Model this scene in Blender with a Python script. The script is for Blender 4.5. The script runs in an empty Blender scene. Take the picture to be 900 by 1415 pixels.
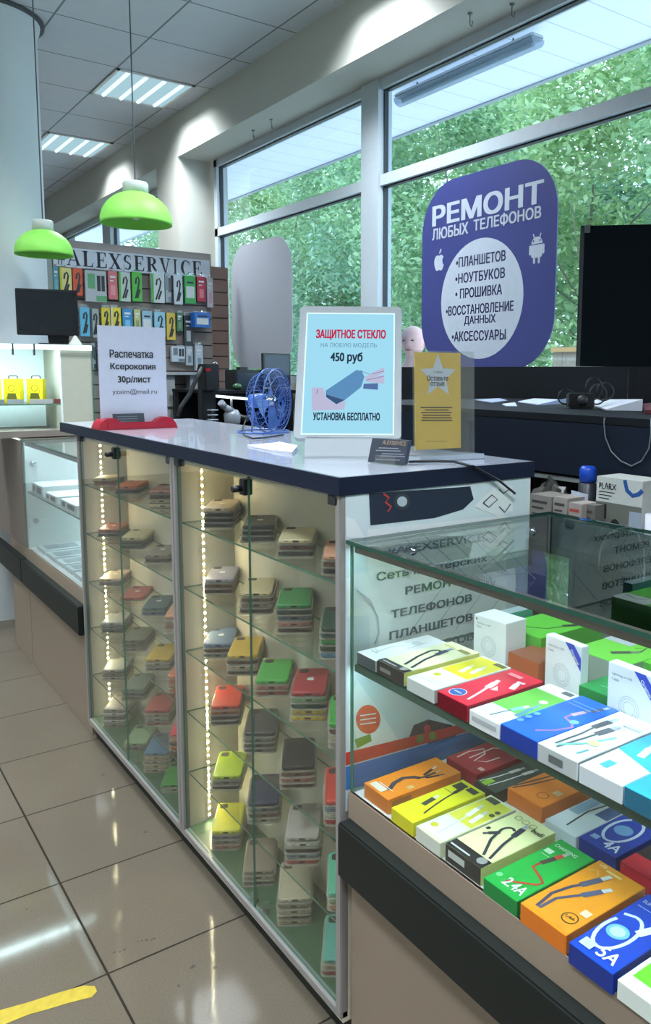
import bpy, bmesh, math, random
from mathutils import Vector, Matrix
from mathutils.geometry import delaunay_2d_cdt

sc = bpy.context.scene
COL = sc.collection
rnd = random.Random(7)
R = math.radians

# ------------------------------------------------------------------ camera
YAW, PITCH, ROLL = R(36.687), R(7.054), R(0.402)
FPX, CX, CY = 1115.7, 545.84, 653.01            # focal length and principal point, pixels of 900 x 1415
EYE = Vector((0, 0, 1.5))
_f = Vector((math.sin(YAW)*math.cos(PITCH), math.cos(YAW)*math.cos(PITCH), -math.sin(PITCH)))
_r0 = Vector((math.cos(YAW), -math.sin(YAW), 0)); _u0 = _r0.cross(_f)
_r = math.cos(ROLL)*_r0 + math.sin(ROLL)*_u0
_u = -math.sin(ROLL)*_r0 + math.cos(ROLL)*_u0
cam_d = bpy.data.cameras.new('camera'); cam = bpy.data.objects.new('camera', cam_d); COL.objects.link(cam)
cam.matrix_world = Matrix(((_r.x, _u.x, -_f.x, EYE.x), (_r.y, _u.y, -_f.y, EYE.y), (_r.z, _u.z, -_f.z, EYE.z), (0, 0, 0, 1)))
cam_d.sensor_fit = 'VERTICAL'; cam_d.sensor_height = 36; cam_d.lens = FPX*36/1415
cam_d.shift_x = (450-CX)/1415; cam_d.shift_y = -(707.5-CY)/1415
cam_d.clip_start = .05; cam_d.clip_end = 200
sc.camera = cam

def ray(px, py): return _r*((px-CX)/FPX) - _u*((py-CY)/FPX) + _f
def PX(px, py, x): d = ray(px, py); return EYE + d*((x-EYE.x)/d.x)      # pixel -> point on the plane x = const
def PY(px, py, y): d = ray(px, py); return EYE + d*((y-EYE.y)/d.y)
def PZ(px, py, z): d = ray(px, py); return EYE + d*((z-EYE.z)/d.z)
def PV(px, py, a, n):                                                    # pixel -> point on the plane through a with normal n
    d = ray(px, py); return EYE + d*((Vector(a)-EYE).dot(n)/d.dot(n))

# ------------------------------------------------------------------ world and exposure
w = bpy.data.worlds.new('sky'); sc.world = w; w.use_nodes = True
nt = w.node_tree; bg = nt.nodes['Background']
sky = nt.nodes.new('ShaderNodeTexSky'); sky.sky_type = 'HOSEK_WILKIE'; sky.turbidity = 6; sky.sun_direction = (.4, -.5, .76)
mx = nt.nodes.new('ShaderNodeMixRGB'); mx.inputs[0].default_value = .7; mx.inputs[2].default_value = (.80, .93, 1.0, 1)
nt.links.new(sky.outputs[0], mx.inputs[1]); nt.links.new(mx.outputs[0], bg.inputs[0]); bg.inputs[1].default_value = 5.3
sc.view_settings.view_transform = 'Standard'; sc.view_settings.look = 'None'
sc.view_settings.exposure = 0.25; sc.view_settings.gamma = 1.0; sc.view_settings.use_curve_mapping = False
CEIL_LIGHT, LAMP_WATTS, STRIP_WARM, STRIP_COOL, CASE_LAMP = .8, 38.0, 640.0, 120.0, 4.0
sc.cycles.transparent_max_bounces = 40; sc.cycles.max_bounces = 8; sc.cycles.diffuse_bounces = 4
sc.cycles.glossy_bounces = 4; sc.cycles.sample_clamp_indirect = 6; sc.cycles.use_denoising = True
sc.cycles.caustics_reflective = False; sc.cycles.caustics_refractive = False

# ------------------------------------------------------------------ materials
def lin(c): return tuple((v/255/12.92) if v/255 <= .04045 else ((v/255+.055)/1.055)**2.4 for v in c[:3]) + (1,)
_mats = {}
def M(name, c=(200, 200, 200), rough=.5, metal=0, var=.05, scale=30, bump=0, coat=0, spec=.5):
    if name in _mats: return _mats[name]
    m = bpy.data.materials.new(name); m.use_nodes = True; t = m.node_tree; b = t.nodes['Principled BSDF']
    b.inputs['Roughness'].default_value = rough; b.inputs['Metallic'].default_value = metal
    b.inputs['Coat Weight'].default_value = coat; b.inputs['Specular IOR Level'].default_value = spec
    tc = t.nodes.new('ShaderNodeTexCoord'); n = t.nodes.new('ShaderNodeTexNoise'); n.inputs['Scale'].default_value = scale
    n.inputs['Detail'].default_value = 3
    t.links.new(tc.outputs['Object'], n.inputs['Vector'])
    h = t.nodes.new('ShaderNodeMixRGB'); l = lin(c)
    h.inputs[1].default_value = tuple(v*(1-var) for v in l[:3])+(1,); h.inputs[2].default_value = tuple(min(1, v*(1+var)) for v in l[:3])+(1,)
    t.links.new(n.outputs[0], h.inputs[0]); t.links.new(h.outputs[0], b.inputs['Base Color'])
    if bump:
        bp = t.nodes.new('ShaderNodeBump'); bp.inputs['Strength'].default_value = bump; bp.inputs['Distance'].default_value = .004
        t.links.new(n.outputs[0], bp.inputs['Height']); t.links.new(bp.outputs[0], b.inputs['Normal'])
    _mats[name] = m; return m

def glow(name, c, s):
    if name in _mats: return _mats[name]
    m = bpy.data.materials.new(name); m.use_nodes = True; t = m.node_tree; t.nodes.clear()
    o = t.nodes.new('ShaderNodeOutputMaterial'); e = t.nodes.new('ShaderNodeEmission')
    e.inputs[0].default_value = lin(c); e.inputs[1].default_value = s; t.links.new(e.outputs[0], o.inputs[0])
    _mats[name] = m; return m

def glassy(name, tint=(255, 255, 255), lo=.04, hi=.95, power=4, milk=0, milkc=(230, 235, 235), rough=0):
    """clear sheet: lets light through, mirrors at grazing angles, optionally a little milky"""
    if name in _mats: return _mats[name]
    m = bpy.data.materials.new(name); m.use_nodes = True; t = m.node_tree; t.nodes.clear(); L = t.links.new
    o = t.nodes.new('ShaderNodeOutputMaterial'); tr = t.nodes.new('ShaderNodeBsdfTransparent'); gl = t.nodes.new('ShaderNodeBsdfGlossy')
    tr.inputs[0].default_value = lin(tint); gl.inputs['Roughness'].default_value = rough
    lw = t.nodes.new('ShaderNodeLayerWeight'); pw = t.nodes.new('ShaderNodeMath'); pw.operation = 'POWER'; pw.inputs[1].default_value = power
    ma = t.nodes.new('ShaderNodeMath'); ma.operation = 'MULTIPLY_ADD'; ma.inputs[1].default_value = hi-lo; ma.inputs[2].default_value = lo
    L(lw.outputs['Facing'], pw.inputs[0]); L(pw.outputs[0], ma.inputs[0])
    src = tr.outputs[0]
    if milk:
        d = t.nodes.new('ShaderNodeBsdfDiffuse'); d.inputs[0].default_value = lin(milkc)
        k = t.nodes.new('ShaderNodeMixShader'); k.inputs[0].default_value = milk; L(tr.outputs[0], k.inputs[1]); L(d.outputs[0], k.inputs[2]); src = k.outputs[0]
    mix = t.nodes.new('ShaderNodeMixShader'); L(ma.outputs[0], mix.inputs[0]); L(src, mix.inputs[1]); L(gl.outputs[0], mix.inputs[2])
    L(mix.outputs[0], o.inputs[0]); _mats[name] = m; return m

def grid_mat(name, c, line, sx, sy, ox, oy, lw, rough, var=.06, nscale=6, speck=0, coat=0, bump=0, spec=.5):
    """square tiles with joints, laid out in world metres"""
    m = bpy.data.materials.new(name); m.use_nodes = True; t = m.node_tree; L = t.links.new; b = t.nodes['Principled BSDF']
    g = t.nodes.new('ShaderNodeNewGeometry'); s = t.nodes.new('ShaderNodeSeparateXYZ'); L(g.outputs['Position'], s.inputs[0])
    outs = []
    for ax, st, off in ((0, sx, ox), (1, sy, oy)):
        a = t.nodes.new('ShaderNodeMath'); a.operation = 'SUBTRACT'; a.inputs[1].default_value = off; L(s.outputs[ax], a.inputs[0])
        p = t.nodes.new('ShaderNodeMath'); p.operation = 'PINGPONG'; p.inputs[1].default_value = st/2; L(a.outputs[0], p.inputs[0])
        q = t.nodes.new('ShaderNodeMath'); q.operation = 'LESS_THAN'; q.inputs[1].default_value = lw/2; L(p.outputs[0], q.inputs[0]); outs.append(q)
    mxn = t.nodes.new('ShaderNodeMath'); mxn.operation = 'MAXIMUM'; L(outs[0].outputs[0], mxn.inputs[0]); L(outs[1].outputs[0], mxn.inputs[1])
    n = t.nodes.new('ShaderNodeTexNoise'); n.inputs['Scale'].default_value = nscale; n.inputs['Detail'].default_value = 6; L(g.outputs['Position'], n.inputs['Vector'])
    h = t.nodes.new('ShaderNodeMixRGB'); l = lin(c); h.inputs[1].default_value = tuple(v*(1-var) for v in l[:3])+(1,); h.inputs[2].default_value = tuple(min(1, v*(1+var)) for v in l[:3])+(1,)
    L(n.outputs[0], h.inputs[0]); src = h.outputs[0]
    if speck:
        n2 = t.nodes.new('ShaderNodeTexNoise'); n2.inputs['Scale'].default_value = 220; L(g.outputs['Position'], n2.inputs['Vector'])
        h2 = t.nodes.new('ShaderNodeMixRGB'); h2.blend_type = 'OVERLAY'; h2.inputs[0].default_value = speck; L(src, h2.inputs[1]); L(n2.outputs[0], h2.inputs[2]); src = h2.outputs[0]
    k = t.nodes.new('ShaderNodeMixRGB'); L(mxn.outputs[0], k.inputs[0]); L(src, k.inputs[1]); k.inputs[2].default_value = lin(line)
    L(k.outputs[0], b.inputs['Base Color']); b.inputs['Specular IOR Level'].default_value = spec
    rr = t.nodes.new('ShaderNodeMath'); rr.operation = 'MULTIPLY_ADD'; rr.inputs[1].default_value = .6; rr.inputs[2].default_value = rough; L(mxn.outputs[0], rr.inputs[0]); L(rr.outputs[0], b.inputs['Roughness'])
    if bump:
        bp = t.nodes.new('ShaderNodeBump'); bp.inputs['Strength'].default_value = bump; bp.inputs['Distance'].default_value = .003; bp.invert = True
        L(mxn.outputs[0], bp.inputs['Height']); L(bp.outputs[0], b.inputs['Normal'])
    return m

GLASS = glassy('clear_glass', (253, 255, 254), .04, .85, 3.8)
GLASS_EDGE = M('green_glass_edge', (70, 120, 100), .15, 0, .1)
GLASS_DARK = M('dark_glass_edge', (38, 78, 66), .15, 0, .1)
WIN = glassy('window_glass', (232, 244, 252), .03, .8, 4)
CLEAR = glassy('clear_plastic', (250, 252, 252), .04, .6, 3, .04, (225, 225, 215))
TRAY = glassy('clear_tray_plastic', (240, 242, 236), .10, .6, 2.5, .30, (222, 218, 200), .1)
WHITE = M('white_paint', (225, 228, 228), .5)
BLACK = M('black_plastic', (22, 24, 28), .35)
DARK = M('dark_grey_plastic', (45, 48, 54), .45)
PAPER = M('white_paper', (206, 208, 222), .7)
ALU = M('brushed_aluminium', (150, 150, 148), .35, .7)
CHROME = M('polished_chrome', (200, 205, 210), .12, 1)

# ------------------------------------------------------------------ mesh helpers
WM = {}
def V(*a): return Vector(a)
class MB:
    def __init__(s): s.v = []; s.f = []; s.m = []; s.sm = []
    def add(s, vs, fs, mi=0, smooth=False):
        k = len(s.v); s.v += [Vector(p) for p in vs]
        for f in fs: s.f.append([i+k for i in f]); s.m.append(mi); s.sm.append(smooth)
        return s
    def obox(s, c, ax, ay, az, mi=0):
        c, ax, ay, az = map(Vector, (c, ax, ay, az))
        vs = [c+ax*i+ay*j+az*k for k in (-1, 1) for j in (-1, 1) for i in (-1, 1)]
        return s.add(vs, [(0, 2, 3, 1), (4, 5, 7, 6), (0, 1, 5, 4), (2, 6, 7, 3), (0, 4, 6, 2), (1, 3, 7, 5)], mi)
    def box(s, lo, hi, mi=0):
        lo, hi = Vector(lo), Vector(hi); h = (hi-lo)/2
        return s.obox((lo+hi)/2, (h.x, 0, 0), (0, h.y, 0), (0, 0, h.z), mi)
    def poly(s, pts, ext, mi=0, mi_side=None):
        pts = [Vector(p) for p in pts]; ext = Vector(ext); n = len(pts)
        s.add(pts, [tuple(range(n))], mi); s.add([p+ext for p in pts], [tuple(reversed(range(n)))], mi)
        vs = pts+[p+ext for p in pts]
        return s.add(vs, [(i, i+n, (i+1) % n+n, (i+1) % n) for i in range(n)], mi if mi_side is None else mi_side)
    def sheet(s, pts, mi=0): return s.add(pts, [tuple(range(len(pts)))], mi)
    def tube(s, pts, r, n=8, mi=0, closed=False):
        pts = [Vector(p) for p in pts]; N = len(pts); rs = r if isinstance(r, (list, tuple)) else [r]*N
        rings = []; prev = None
        for i, p in enumerate(pts):
            a = pts[(i-1) % N] if (i or closed) else p; b = pts[(i+1) % N] if (i < N-1 or closed) else p
            t = (b-a).normalized() if (b-a).length > 1e-9 else V(0, 0, 1)
            if prev is None: x = t.orthogonal().normalized()
            else:
                x = prev - t*prev.dot(t); x = x.normalized() if x.length > 1e-6 else t.orthogonal().normalized()
            prev = x; y = t.cross(x)
            rings.append([p+(x*math.cos(2*math.pi*k/n)+y*math.sin(2*math.pi*k/n))*rs[i] for k in range(n)])
        vs = [q for rg in rings for q in rg]; fs = []
        for i in range(N if closed else N-1):
            j = (i+1) % N
            for k in range(n): fs.append((i*n+k, i*n+(k+1) % n, j*n+(k+1) % n, j*n+k))
        s.add(vs, fs, mi, True)
        if not closed:
            s.add(rings[0], [tuple(reversed(range(n)))], mi); s.add(rings[-1], [tuple(range(n))], mi)
        return s
    def lathe(s, prof, c=(0, 0, 0), n=32, mi=0, X=(1, 0, 0), Y=(0, 1, 0), Z=(0, 0, 1), smooth=True):
        c, X, Y, Z = map(Vector, (c, X, Y, Z)); vs = []
        for r, z in prof:
            for k in range(n): a = 2*math.pi*k/n; vs.append(c+X*(r*math.cos(a))+Y*(r*math.sin(a))+Z*z)
        fs = [(i*n+k, i*n+(k+1) % n, (i+1)*n+(k+1) % n, (i+1)*n+k) for i in range(len(prof)-1) for k in range(n)]
        return s.add(vs, fs, mi, smooth)
    def ball(s, c, rx, ry=None, rz=None, n=20, mi=0):
        ry = ry or rx; rz = rz or rx; c = Vector(c); m = n//2; vs = []
        for i in range(m+1):
            th = math.pi*i/m
            for k in range(n): a = 2*math.pi*k/n; vs.append(c+V(rx*math.sin(th)*math.cos(a), ry*math.sin(th)*math.sin(a), rz*math.cos(th)))
        return s.add(vs, [(i*n+k, (i+1)*n+k, (i+1)*n+(k+1) % n, i*n+(k+1) % n) for i in range(m) for k in range(n)], mi, True)
    def ribbon(s, pts, wd, nrm, mi=0):
        pts = [Vector(p) for p in pts]; nrm = Vector(nrm); vs = []
        for i, p in enumerate(pts):
            a = pts[max(i-1, 0)]; b = pts[min(i+1, len(pts)-1)]; t = (b-a).normalized(); q = nrm.cross(t).normalized()*(wd/2)
            vs += [p+q, p-q]
        return s.add(vs, [(2*i, 2*i+1, 2*i+3, 2*i+2) for i in range(len(pts)-1)], mi)
    def panel(s, lo, hi, face=0, edge=1):
        """box whose largest pair of faces uses one slot and whose rim uses the other"""
        lo, hi = Vector(lo), Vector(hi); d = hi-lo; ax = min(range(3), key=lambda i: d[i])
        k = len(s.f); s.box(lo, hi, edge)
        ids = {2: (0, 1), 1: (2, 3), 0: (4, 5)}[ax]
        for i in ids: s.m[k+i] = face
        return s
    def build(s, name, mats, parent=None, origin=None, bevel=0, smooth=None):
        me = bpy.data.meshes.new(name)
        if parent is not None: inv = WM[parent.name].inverted(); loc = None
        else:
            o_ = Vector(origin) if origin is not None else V(0, 0, 0); inv = Matrix.Translation(-o_)
        me.from_pydata([inv @ p for p in s.v], [], s.f)
        for mt in (mats if isinstance(mats, (list, tuple)) else [mats]): me.materials.append(mt)
        for p, mi, smf in zip(me.polygons, s.m, s.sm): p.material_index = mi; p.use_smooth = smf if smooth is None else smooth
        bm = bmesh.new(); bm.from_mesh(me)
        bmesh.ops.remove_doubles(bm, verts=bm.verts, dist=1e-6); bmesh.ops.recalc_face_normals(bm, faces=bm.faces)
        if bevel:
            es = [e for e in bm.edges if len(e.link_faces) == 2 and e.calc_face_angle(0) > .6]
            bmesh.ops.bevel(bm, geom=es, offset=bevel, segments=2, affect='EDGES', clamp_overlap=True)
        bm.to_mesh(me); bm.free()
        o = bpy.data.objects.new(name, me); COL.objects.link(o)
        if parent is not None: o.parent = parent; WM[o.name] = WM[parent.name].copy()
        else: o.location = o_; WM[o.name] = Matrix.Translation(o_)
        return o

def tag(o, label=None, cat=None, group=None, kind=None):
    if label: o['label'] = label
    if cat: o['category'] = cat
    if group: o['group'] = group
    if kind: o['kind'] = kind
    return o
def thing(name, label, cat, loc=(0, 0, 0), rot=0, group=None):
    o = bpy.data.objects.new(name, None); COL.objects.link(o); o.empty_display_size = .05
    o.location = loc; o.rotation_euler = (0, 0, rot); WM[o.name] = Matrix.Translation(Vector(loc)) @ Matrix.Rotation(rot, 4, 'Z')
    return tag(o, label, cat, group)
def struct(name, mb, mats, **k): return tag(mb.build(name, mats, **k), kind='structure')

def rrect(w_, h_, r, seg=6):
    """rounded rectangle outline centred on 0,0"""
    out = []
    for cx, cy, a0 in ((w_/2-r, h_/2-r, 0), (-w_/2+r, h_/2-r, 90), (-w_/2+r, -h_/2+r, 180), (w_/2-r, -h_/2+r, 270)):
        for k in range(seg+1): a = R(a0+90*k/seg); out.append((cx+r*math.cos(a), cy+r*math.sin(a)))
    return out

_tc = {}
def text_geo(s, bold=0.0, shear=0.0):
    key = (s, shear)
    if key not in _tc:
        cu = bpy.data.curves.new('t', 'FONT'); cu.body = s; cu.shear = shear; cu.resolution_u = 2; cu.space_line = 1.0
        ob = bpy.data.objects.new('t', cu); crv = ob.to_curve(bpy.context.evaluated_depsgraph_get())
        loops = []
        for sp_ in crv.splines:
            P = list(sp_.bezier_points); lp = []
            for a, b in zip(P, P[1:]+P[:1]):
                straight = (a.handle_right-a.co).length < 1e-5 and (b.handle_left-b.co).length < 1e-5
                d1, d2 = (b.co-a.co), (a.handle_right-a.co)
                if straight or (abs(d1.x*d2.y-d1.y*d2.x) < 1e-6 and abs(d1.x*(b.handle_left-a.co).y-d1.y*(b.handle_left-a.co).x) < 1e-6): lp.append(a.co.xy); continue
                for k in range(5):
                    t_ = k/5; u_ = 1-t_; lp.append((a.co*u_**3+a.handle_right*3*u_*u_*t_+b.handle_left*3*u_*t_*t_+b.co*t_**3).xy)
            q = [p for n, p in enumerate(lp) if (p-lp[n-1]).length > 1e-5]
            if len(q) > 2: loops.append(q)
        ob.to_curve_clear(); bpy.data.objects.remove(ob); bpy.data.curves.remove(cu)
        bb = [(min(p.x for p in l), max(p.x for p in l)) for l in loops]; order = sorted(range(len(loops)), key=lambda n: bb[n][0]); groups = []; hi = -9
        for n in order:                                                 # outlines that overlap sideways belong to one letter
            if bb[n][0] < hi: groups[-1].append(loops[n]); hi = max(hi, bb[n][1])
            else: groups.append([loops[n]]); hi = bb[n][1]
        vs = []; fs = []
        for g in groups:
            pts = [p for l in g for p in l]; ed = []; k = 0
            for l in g: ed += [(k+n, k+(n+1) % len(l)) for n in range(len(l))]; k += len(l)
            cv, _e, cf, *_o = delaunay_2d_cdt(pts, ed, [], 0, 1e-6); base = len(vs); vs += [Vector((v.x, v.y, 0)) for v in cv]
            for f in cf:
                cx_, cy_ = sum(cv[n].x for n in f)/3, sum(cv[n].y for n in f)/3; wind = 0
                for l in g:
                    for n in range(len(l)):
                        a, b = l[n-1], l[n]
                        if (a.y <= cy_) != (b.y <= cy_) and cx_ < a.x+(cy_-a.y)/(b.y-a.y)*(b.x-a.x): wind += 1 if b.y > a.y else -1
                if wind: fs.append(tuple(base+n for n in f))
        us = sorted({n for f in fs for n in f}); mp_ = {n: m for m, n in enumerate(us)}
        _tc[key] = ([vs[n] for n in us], [tuple(mp_[n] for n in f) for f in fs])
    return _tc[key]
def put_text(mb, s, o, r, u, W, H, mi=0, bold=0.02, shear=0):
    """lay the words s into the rectangle at o spanned by W along r and H along u"""
    vs, fs = text_geo(s, bold, shear)
    x0 = min(v.x for v in vs); x1 = max(v.x for v in vs); y0 = min(v.y for v in vs); y1 = max(v.y for v in vs)
    o, r, u = Vector(o), Vector(r), Vector(u)
    k = bold*.55
    nn = r.cross(u).normalized()
    for i, (dx, dy) in enumerate(((0, 0),) if not bold else ((-k, -k*.5), (k, -k*.5), (-k, k*.5), (k, k*.5), (0, 0))):   # heavier weight: the outline thickened both ways
        mb.add([o+r*((v.x+dx-x0)/(x1-x0)*W)+u*((v.y+dy-y0)/(y1-y0)*H)+nn*(.00012*i) for v in vs], fs, mi)

# ================================================================== the setting
WALLC = M('beige_wall_paint', (178, 177, 168), .7, 0, .04, 4, .05)
WHITEWALL = M('white_wall_paint', (232, 235, 234), .7, 0, .04, 4)
FLOORM = grid_mat('floor_tiles', (100, 92, 80), (38, 33, 27), .90, .4475, .537, 1.911, .006, .07, .10, 3, .25, bump=.3, spec=.13)
CEILM = grid_mat('ceiling_tiles', (206, 212, 220), (130, 136, 144), .56, .62, 1.93, 5.79, .012, .75, .05, 8, .2, bump=.2)
struct('floor', MB().box((-3.5, -2.5, -.1), (3.0, 11.6, 0)), FLOORM)
struct('ceiling', MB().box((-3.5, -2.5, 3.55), (3.0, 11.6, 3.65)), CEILM)
mb = MB()
mb.box((2.62, -2.5, 3.21), (3.05, 11.6, 3.55))                      # beam above the windows
mb.box((2.62, 6.47, 0), (3.05, 6.94, 3.21))                         # pillar between the two bays
mb.box((2.90, -2.5, 0), (3.05, 6.47, 1.42)); mb.box((2.90, 6.94, 0), (3.05, 11.6, 1.42))
mb.box((2.62, -2.5, 1.42), (3.05, .2, 3.21)); mb.box((2.62, 11.0, 1.42), (3.05, 11.6, 3.21))
struct('wall_right', mb, WALLC)
struct('wall_left', MB().box((-3.6, -2.5, 0), (-3.5, 11.6, 3.55)), WHITEWALL)
struct('wall_back', MB().box((-3.5, 11.5, 0), (2.9, 11.6, 3.55)), WHITEWALL)
struct('wall_front', MB().box((-3.5, -2.6, 0), (3.05, -2.5, 3.55)), WHITEWALL)
# round white column beside the lit showcase
mb = MB(); mb.lathe([(.30, 0), (.30, 3.49), (.315, 3.50), (.325, 3.55)], (1.033, 5.475, 0), 48)
struct('wall_column', mb, M('column_paint', (206, 214, 218), .6, 0, .04, 3), origin=(1.033, 5.475, 0))
mb = MB(); mb.lathe([(.3, 3.548), (.345, 3.548), (.345, 3.53), (.3, 3.53)], (1.033, 5.475, 0), 48)
struct('trim_1', mb, M('dark_joint', (70, 74, 78), .7))

FRAME = M('grey_window_frame', (180, 190, 198), .45)
SEAL = M('black_window_seal', (30, 34, 36), .5)
def window(n, y0, y1, mullions):
    f = MB(); g = MB()
    def bar(a, b): f.box(a, b, 0)
    bar((2.90, y0, 1.42), (2.98, y0+.055, 3.21)); bar((2.90, y1-.055, 1.42), (2.98, y1, 3.21))
    bar((2.90, y0, 3.155), (2.98, y1, 3.21)); bar((2.90, y0, 1.42), (2.98, y1, 1.47)); bar((2.90, y0, 2.605), (2.98, y1, 2.668))
    for a, b in mullions:
        bar((2.885, a, 1.42), (2.985, b, 3.21))
    ys = [y0+.055] + [v for a, b in sorted(mullions) for v in (a, b)] + [y1-.055]
    for i in range(0, len(ys), 2):
        for z0, z1 in ((1.47, 2.605), (2.668, 3.155)):
            a, b = ys[i], ys[i+1]; t = .008
            f.box((2.925, a, z0), (2.955, a+t, z1), 1); f.box((2.925, b-t, z0), (2.955, b, z1), 1)
            f.box((2.925, a, z0), (2.955, b, z0+t), 1); f.box((2.925, a, z1-t), (2.955, b, z1), 1)
            g.box((2.937, a+t, z0+t), (2.943, b-t, z1-t))
    o = struct('window_%d' % n, f, [FRAME, SEAL]); g.build('window_pane', WIN, o)
window(1, .2, 6.41, [(4.06, 4.24), (1.7, 1.85)])
window(2, 6.94, 11.0, [(9.06, 9.33)])

# outdoors: pavement and the canopy above the windows
struct('ground', MB().box((3.05, -6, -.1), (45, 60, .02)), grid_mat('paving', (214, 212, 206), (150, 150, 148), .5, .5, 0, 0, .01, .8))
CANOPY = grid_mat('canopy_slats', (236, 232, 246), (186, 190, 204), 100, .30, 50, 0, .010, .5)
_t = CANOPY.node_tree; _b = _t.nodes['Principled BSDF']; _tr = _t.nodes.new('ShaderNodeBsdfTranslucent'); _mx = _t.nodes.new('ShaderNodeMixShader')
_tr.inputs[0].default_value = lin((206, 214, 232)); _mx.inputs[0].default_value = .17                # translucency added to brighten the canopy underside with sky light
_t.links.new(_b.outputs[0], _mx.inputs[1]); _t.links.new(_tr.outputs[0], _mx.inputs[2]); _t.links.new(_mx.outputs[0], _t.nodes['Material Output'].inputs[0])
mb = MB(); mb.sheet([(3.05, -4, 3.43), (4.15, -4, 3.43), (4.15, 20, 3.43), (3.05, 20, 3.43)], 0); mb.box((4.13, -4, 3.42), (4.17, 20, 3.50), 1)
struct('canopy', mb, [CANOPY, M('canopy_edge', (170, 178, 186), .5)])

# hooks in the soffit over the window
for i, (px, py) in enumerate(((650, 18), (708, 5), (350, 180), (375, 165))):
    p = PZ(px, py, 3.21)
    h = MB(); h.tube([p, p-V(0, 0, .05), p-V(0, .012, .065), p-V(0, .02, .05), p-V(0, .014, .04)], .0025, 6)
    h.lathe([(0, 0), (.012, 0), (.012, -.006), (0, -.006)], p, 12)
    tag(h.build('ceiling_hook', M('steel_hook', (120, 122, 122), .4, .6), origin=p),
        'small wire hook in the window soffit, %s' % ('nearer of the pair above the tube lamp' if i == 1 else 'farther of the pair above the tube lamp' if i == 0 else 'left one above the white rounded board' if i == 2 else 'right one above the white rounded board'), 'hook', 'hooks in the window soffit')

# ------------------------------------------------------------------ ceiling lights
LTUBE = glow('light_tube', (226, 250, 255), CEIL_LIGHT*1.3); LREF = glow('light_reflector', (190, 232, 245), CEIL_LIGHT*.8)
def ceiling_light(x, y, label):
    t = thing('ceiling_light', label, 'ceiling light', (x+.28, y+.31, 3.55), 0, 'square ceiling lights')
    f = MB(); z0, z1 = 3.538, 3.549
    for a, b in (((x, y), (x+.56, y+.02)), ((x, y+.60), (x+.56, y+.62)), ((x, y), (x+.02, y+.62)), ((x+.54, y), (x+.56, y+.62))):
        f.box((a[0], a[1], z0), (b[0], b[1], z1))
    f.build('frame', WHITE, t)
    MB().box((x+.02, y+.02, 3.546), (x+.54, y+.60, 3.549)).build('reflector', LREF, t)
    for k in range(4):
        cx = x+.02+.13*(k+.5)
        MB().tube([(cx, y+.03, 3.54), (cx, y+.59, 3.54)], .014, 8).build('tube', LTUBE, t)
    ld = bpy.data.lights.new('tube_light', 'AREA'); ld.shape = 'SQUARE'; ld.size = .52; ld.energy = LAMP_WATTS; ld.color = (.86, .94, 1.0); ld.spread = R(128)
    lo = bpy.data.objects.new('tube_light', ld); COL.objects.link(lo); lo.parent = t; lo.location = (0, 0, -.028)
ceiling_light(1.93, 5.79, 'square four-tube ceiling light behind the larger green lampshade cord')
ceiling_light(1.93, 7.65, 'farther square four-tube ceiling light, beside the white column')
ceiling_light(1.93, 3.31, 'square four-tube ceiling light over the counter, mirrored in the window')
ceiling_light(-.87, 1.45, 'added unseen square four-tube ceiling light over the aisle near the front')  # this and the following ceiling lights are unseen, added to brighten the room
ceiling_light(-.87, 5.17, 'added unseen square four-tube ceiling light over the far aisle')
ceiling_light(.25, 3.31, 'added unseen square four-tube ceiling light over the aisle beside the tall cabinets')
ceiling_light(-.87, -.41, 'added unseen square four-tube ceiling light over the aisle behind and left of the viewer')
ceiling_light(.25, -.41, 'added unseen square four-tube ceiling light over the aisle behind the viewer')
ceiling_light(-2.55, 1.45, 'added unseen square four-tube ceiling light by the left wall near the front')
ceiling_light(-2.55, 5.17, 'added unseen square four-tube ceiling light by the left wall at the far end')
ceiling_light(-.87, 8.89, 'added unseen square four-tube ceiling light at the far end of the shop')

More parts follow.
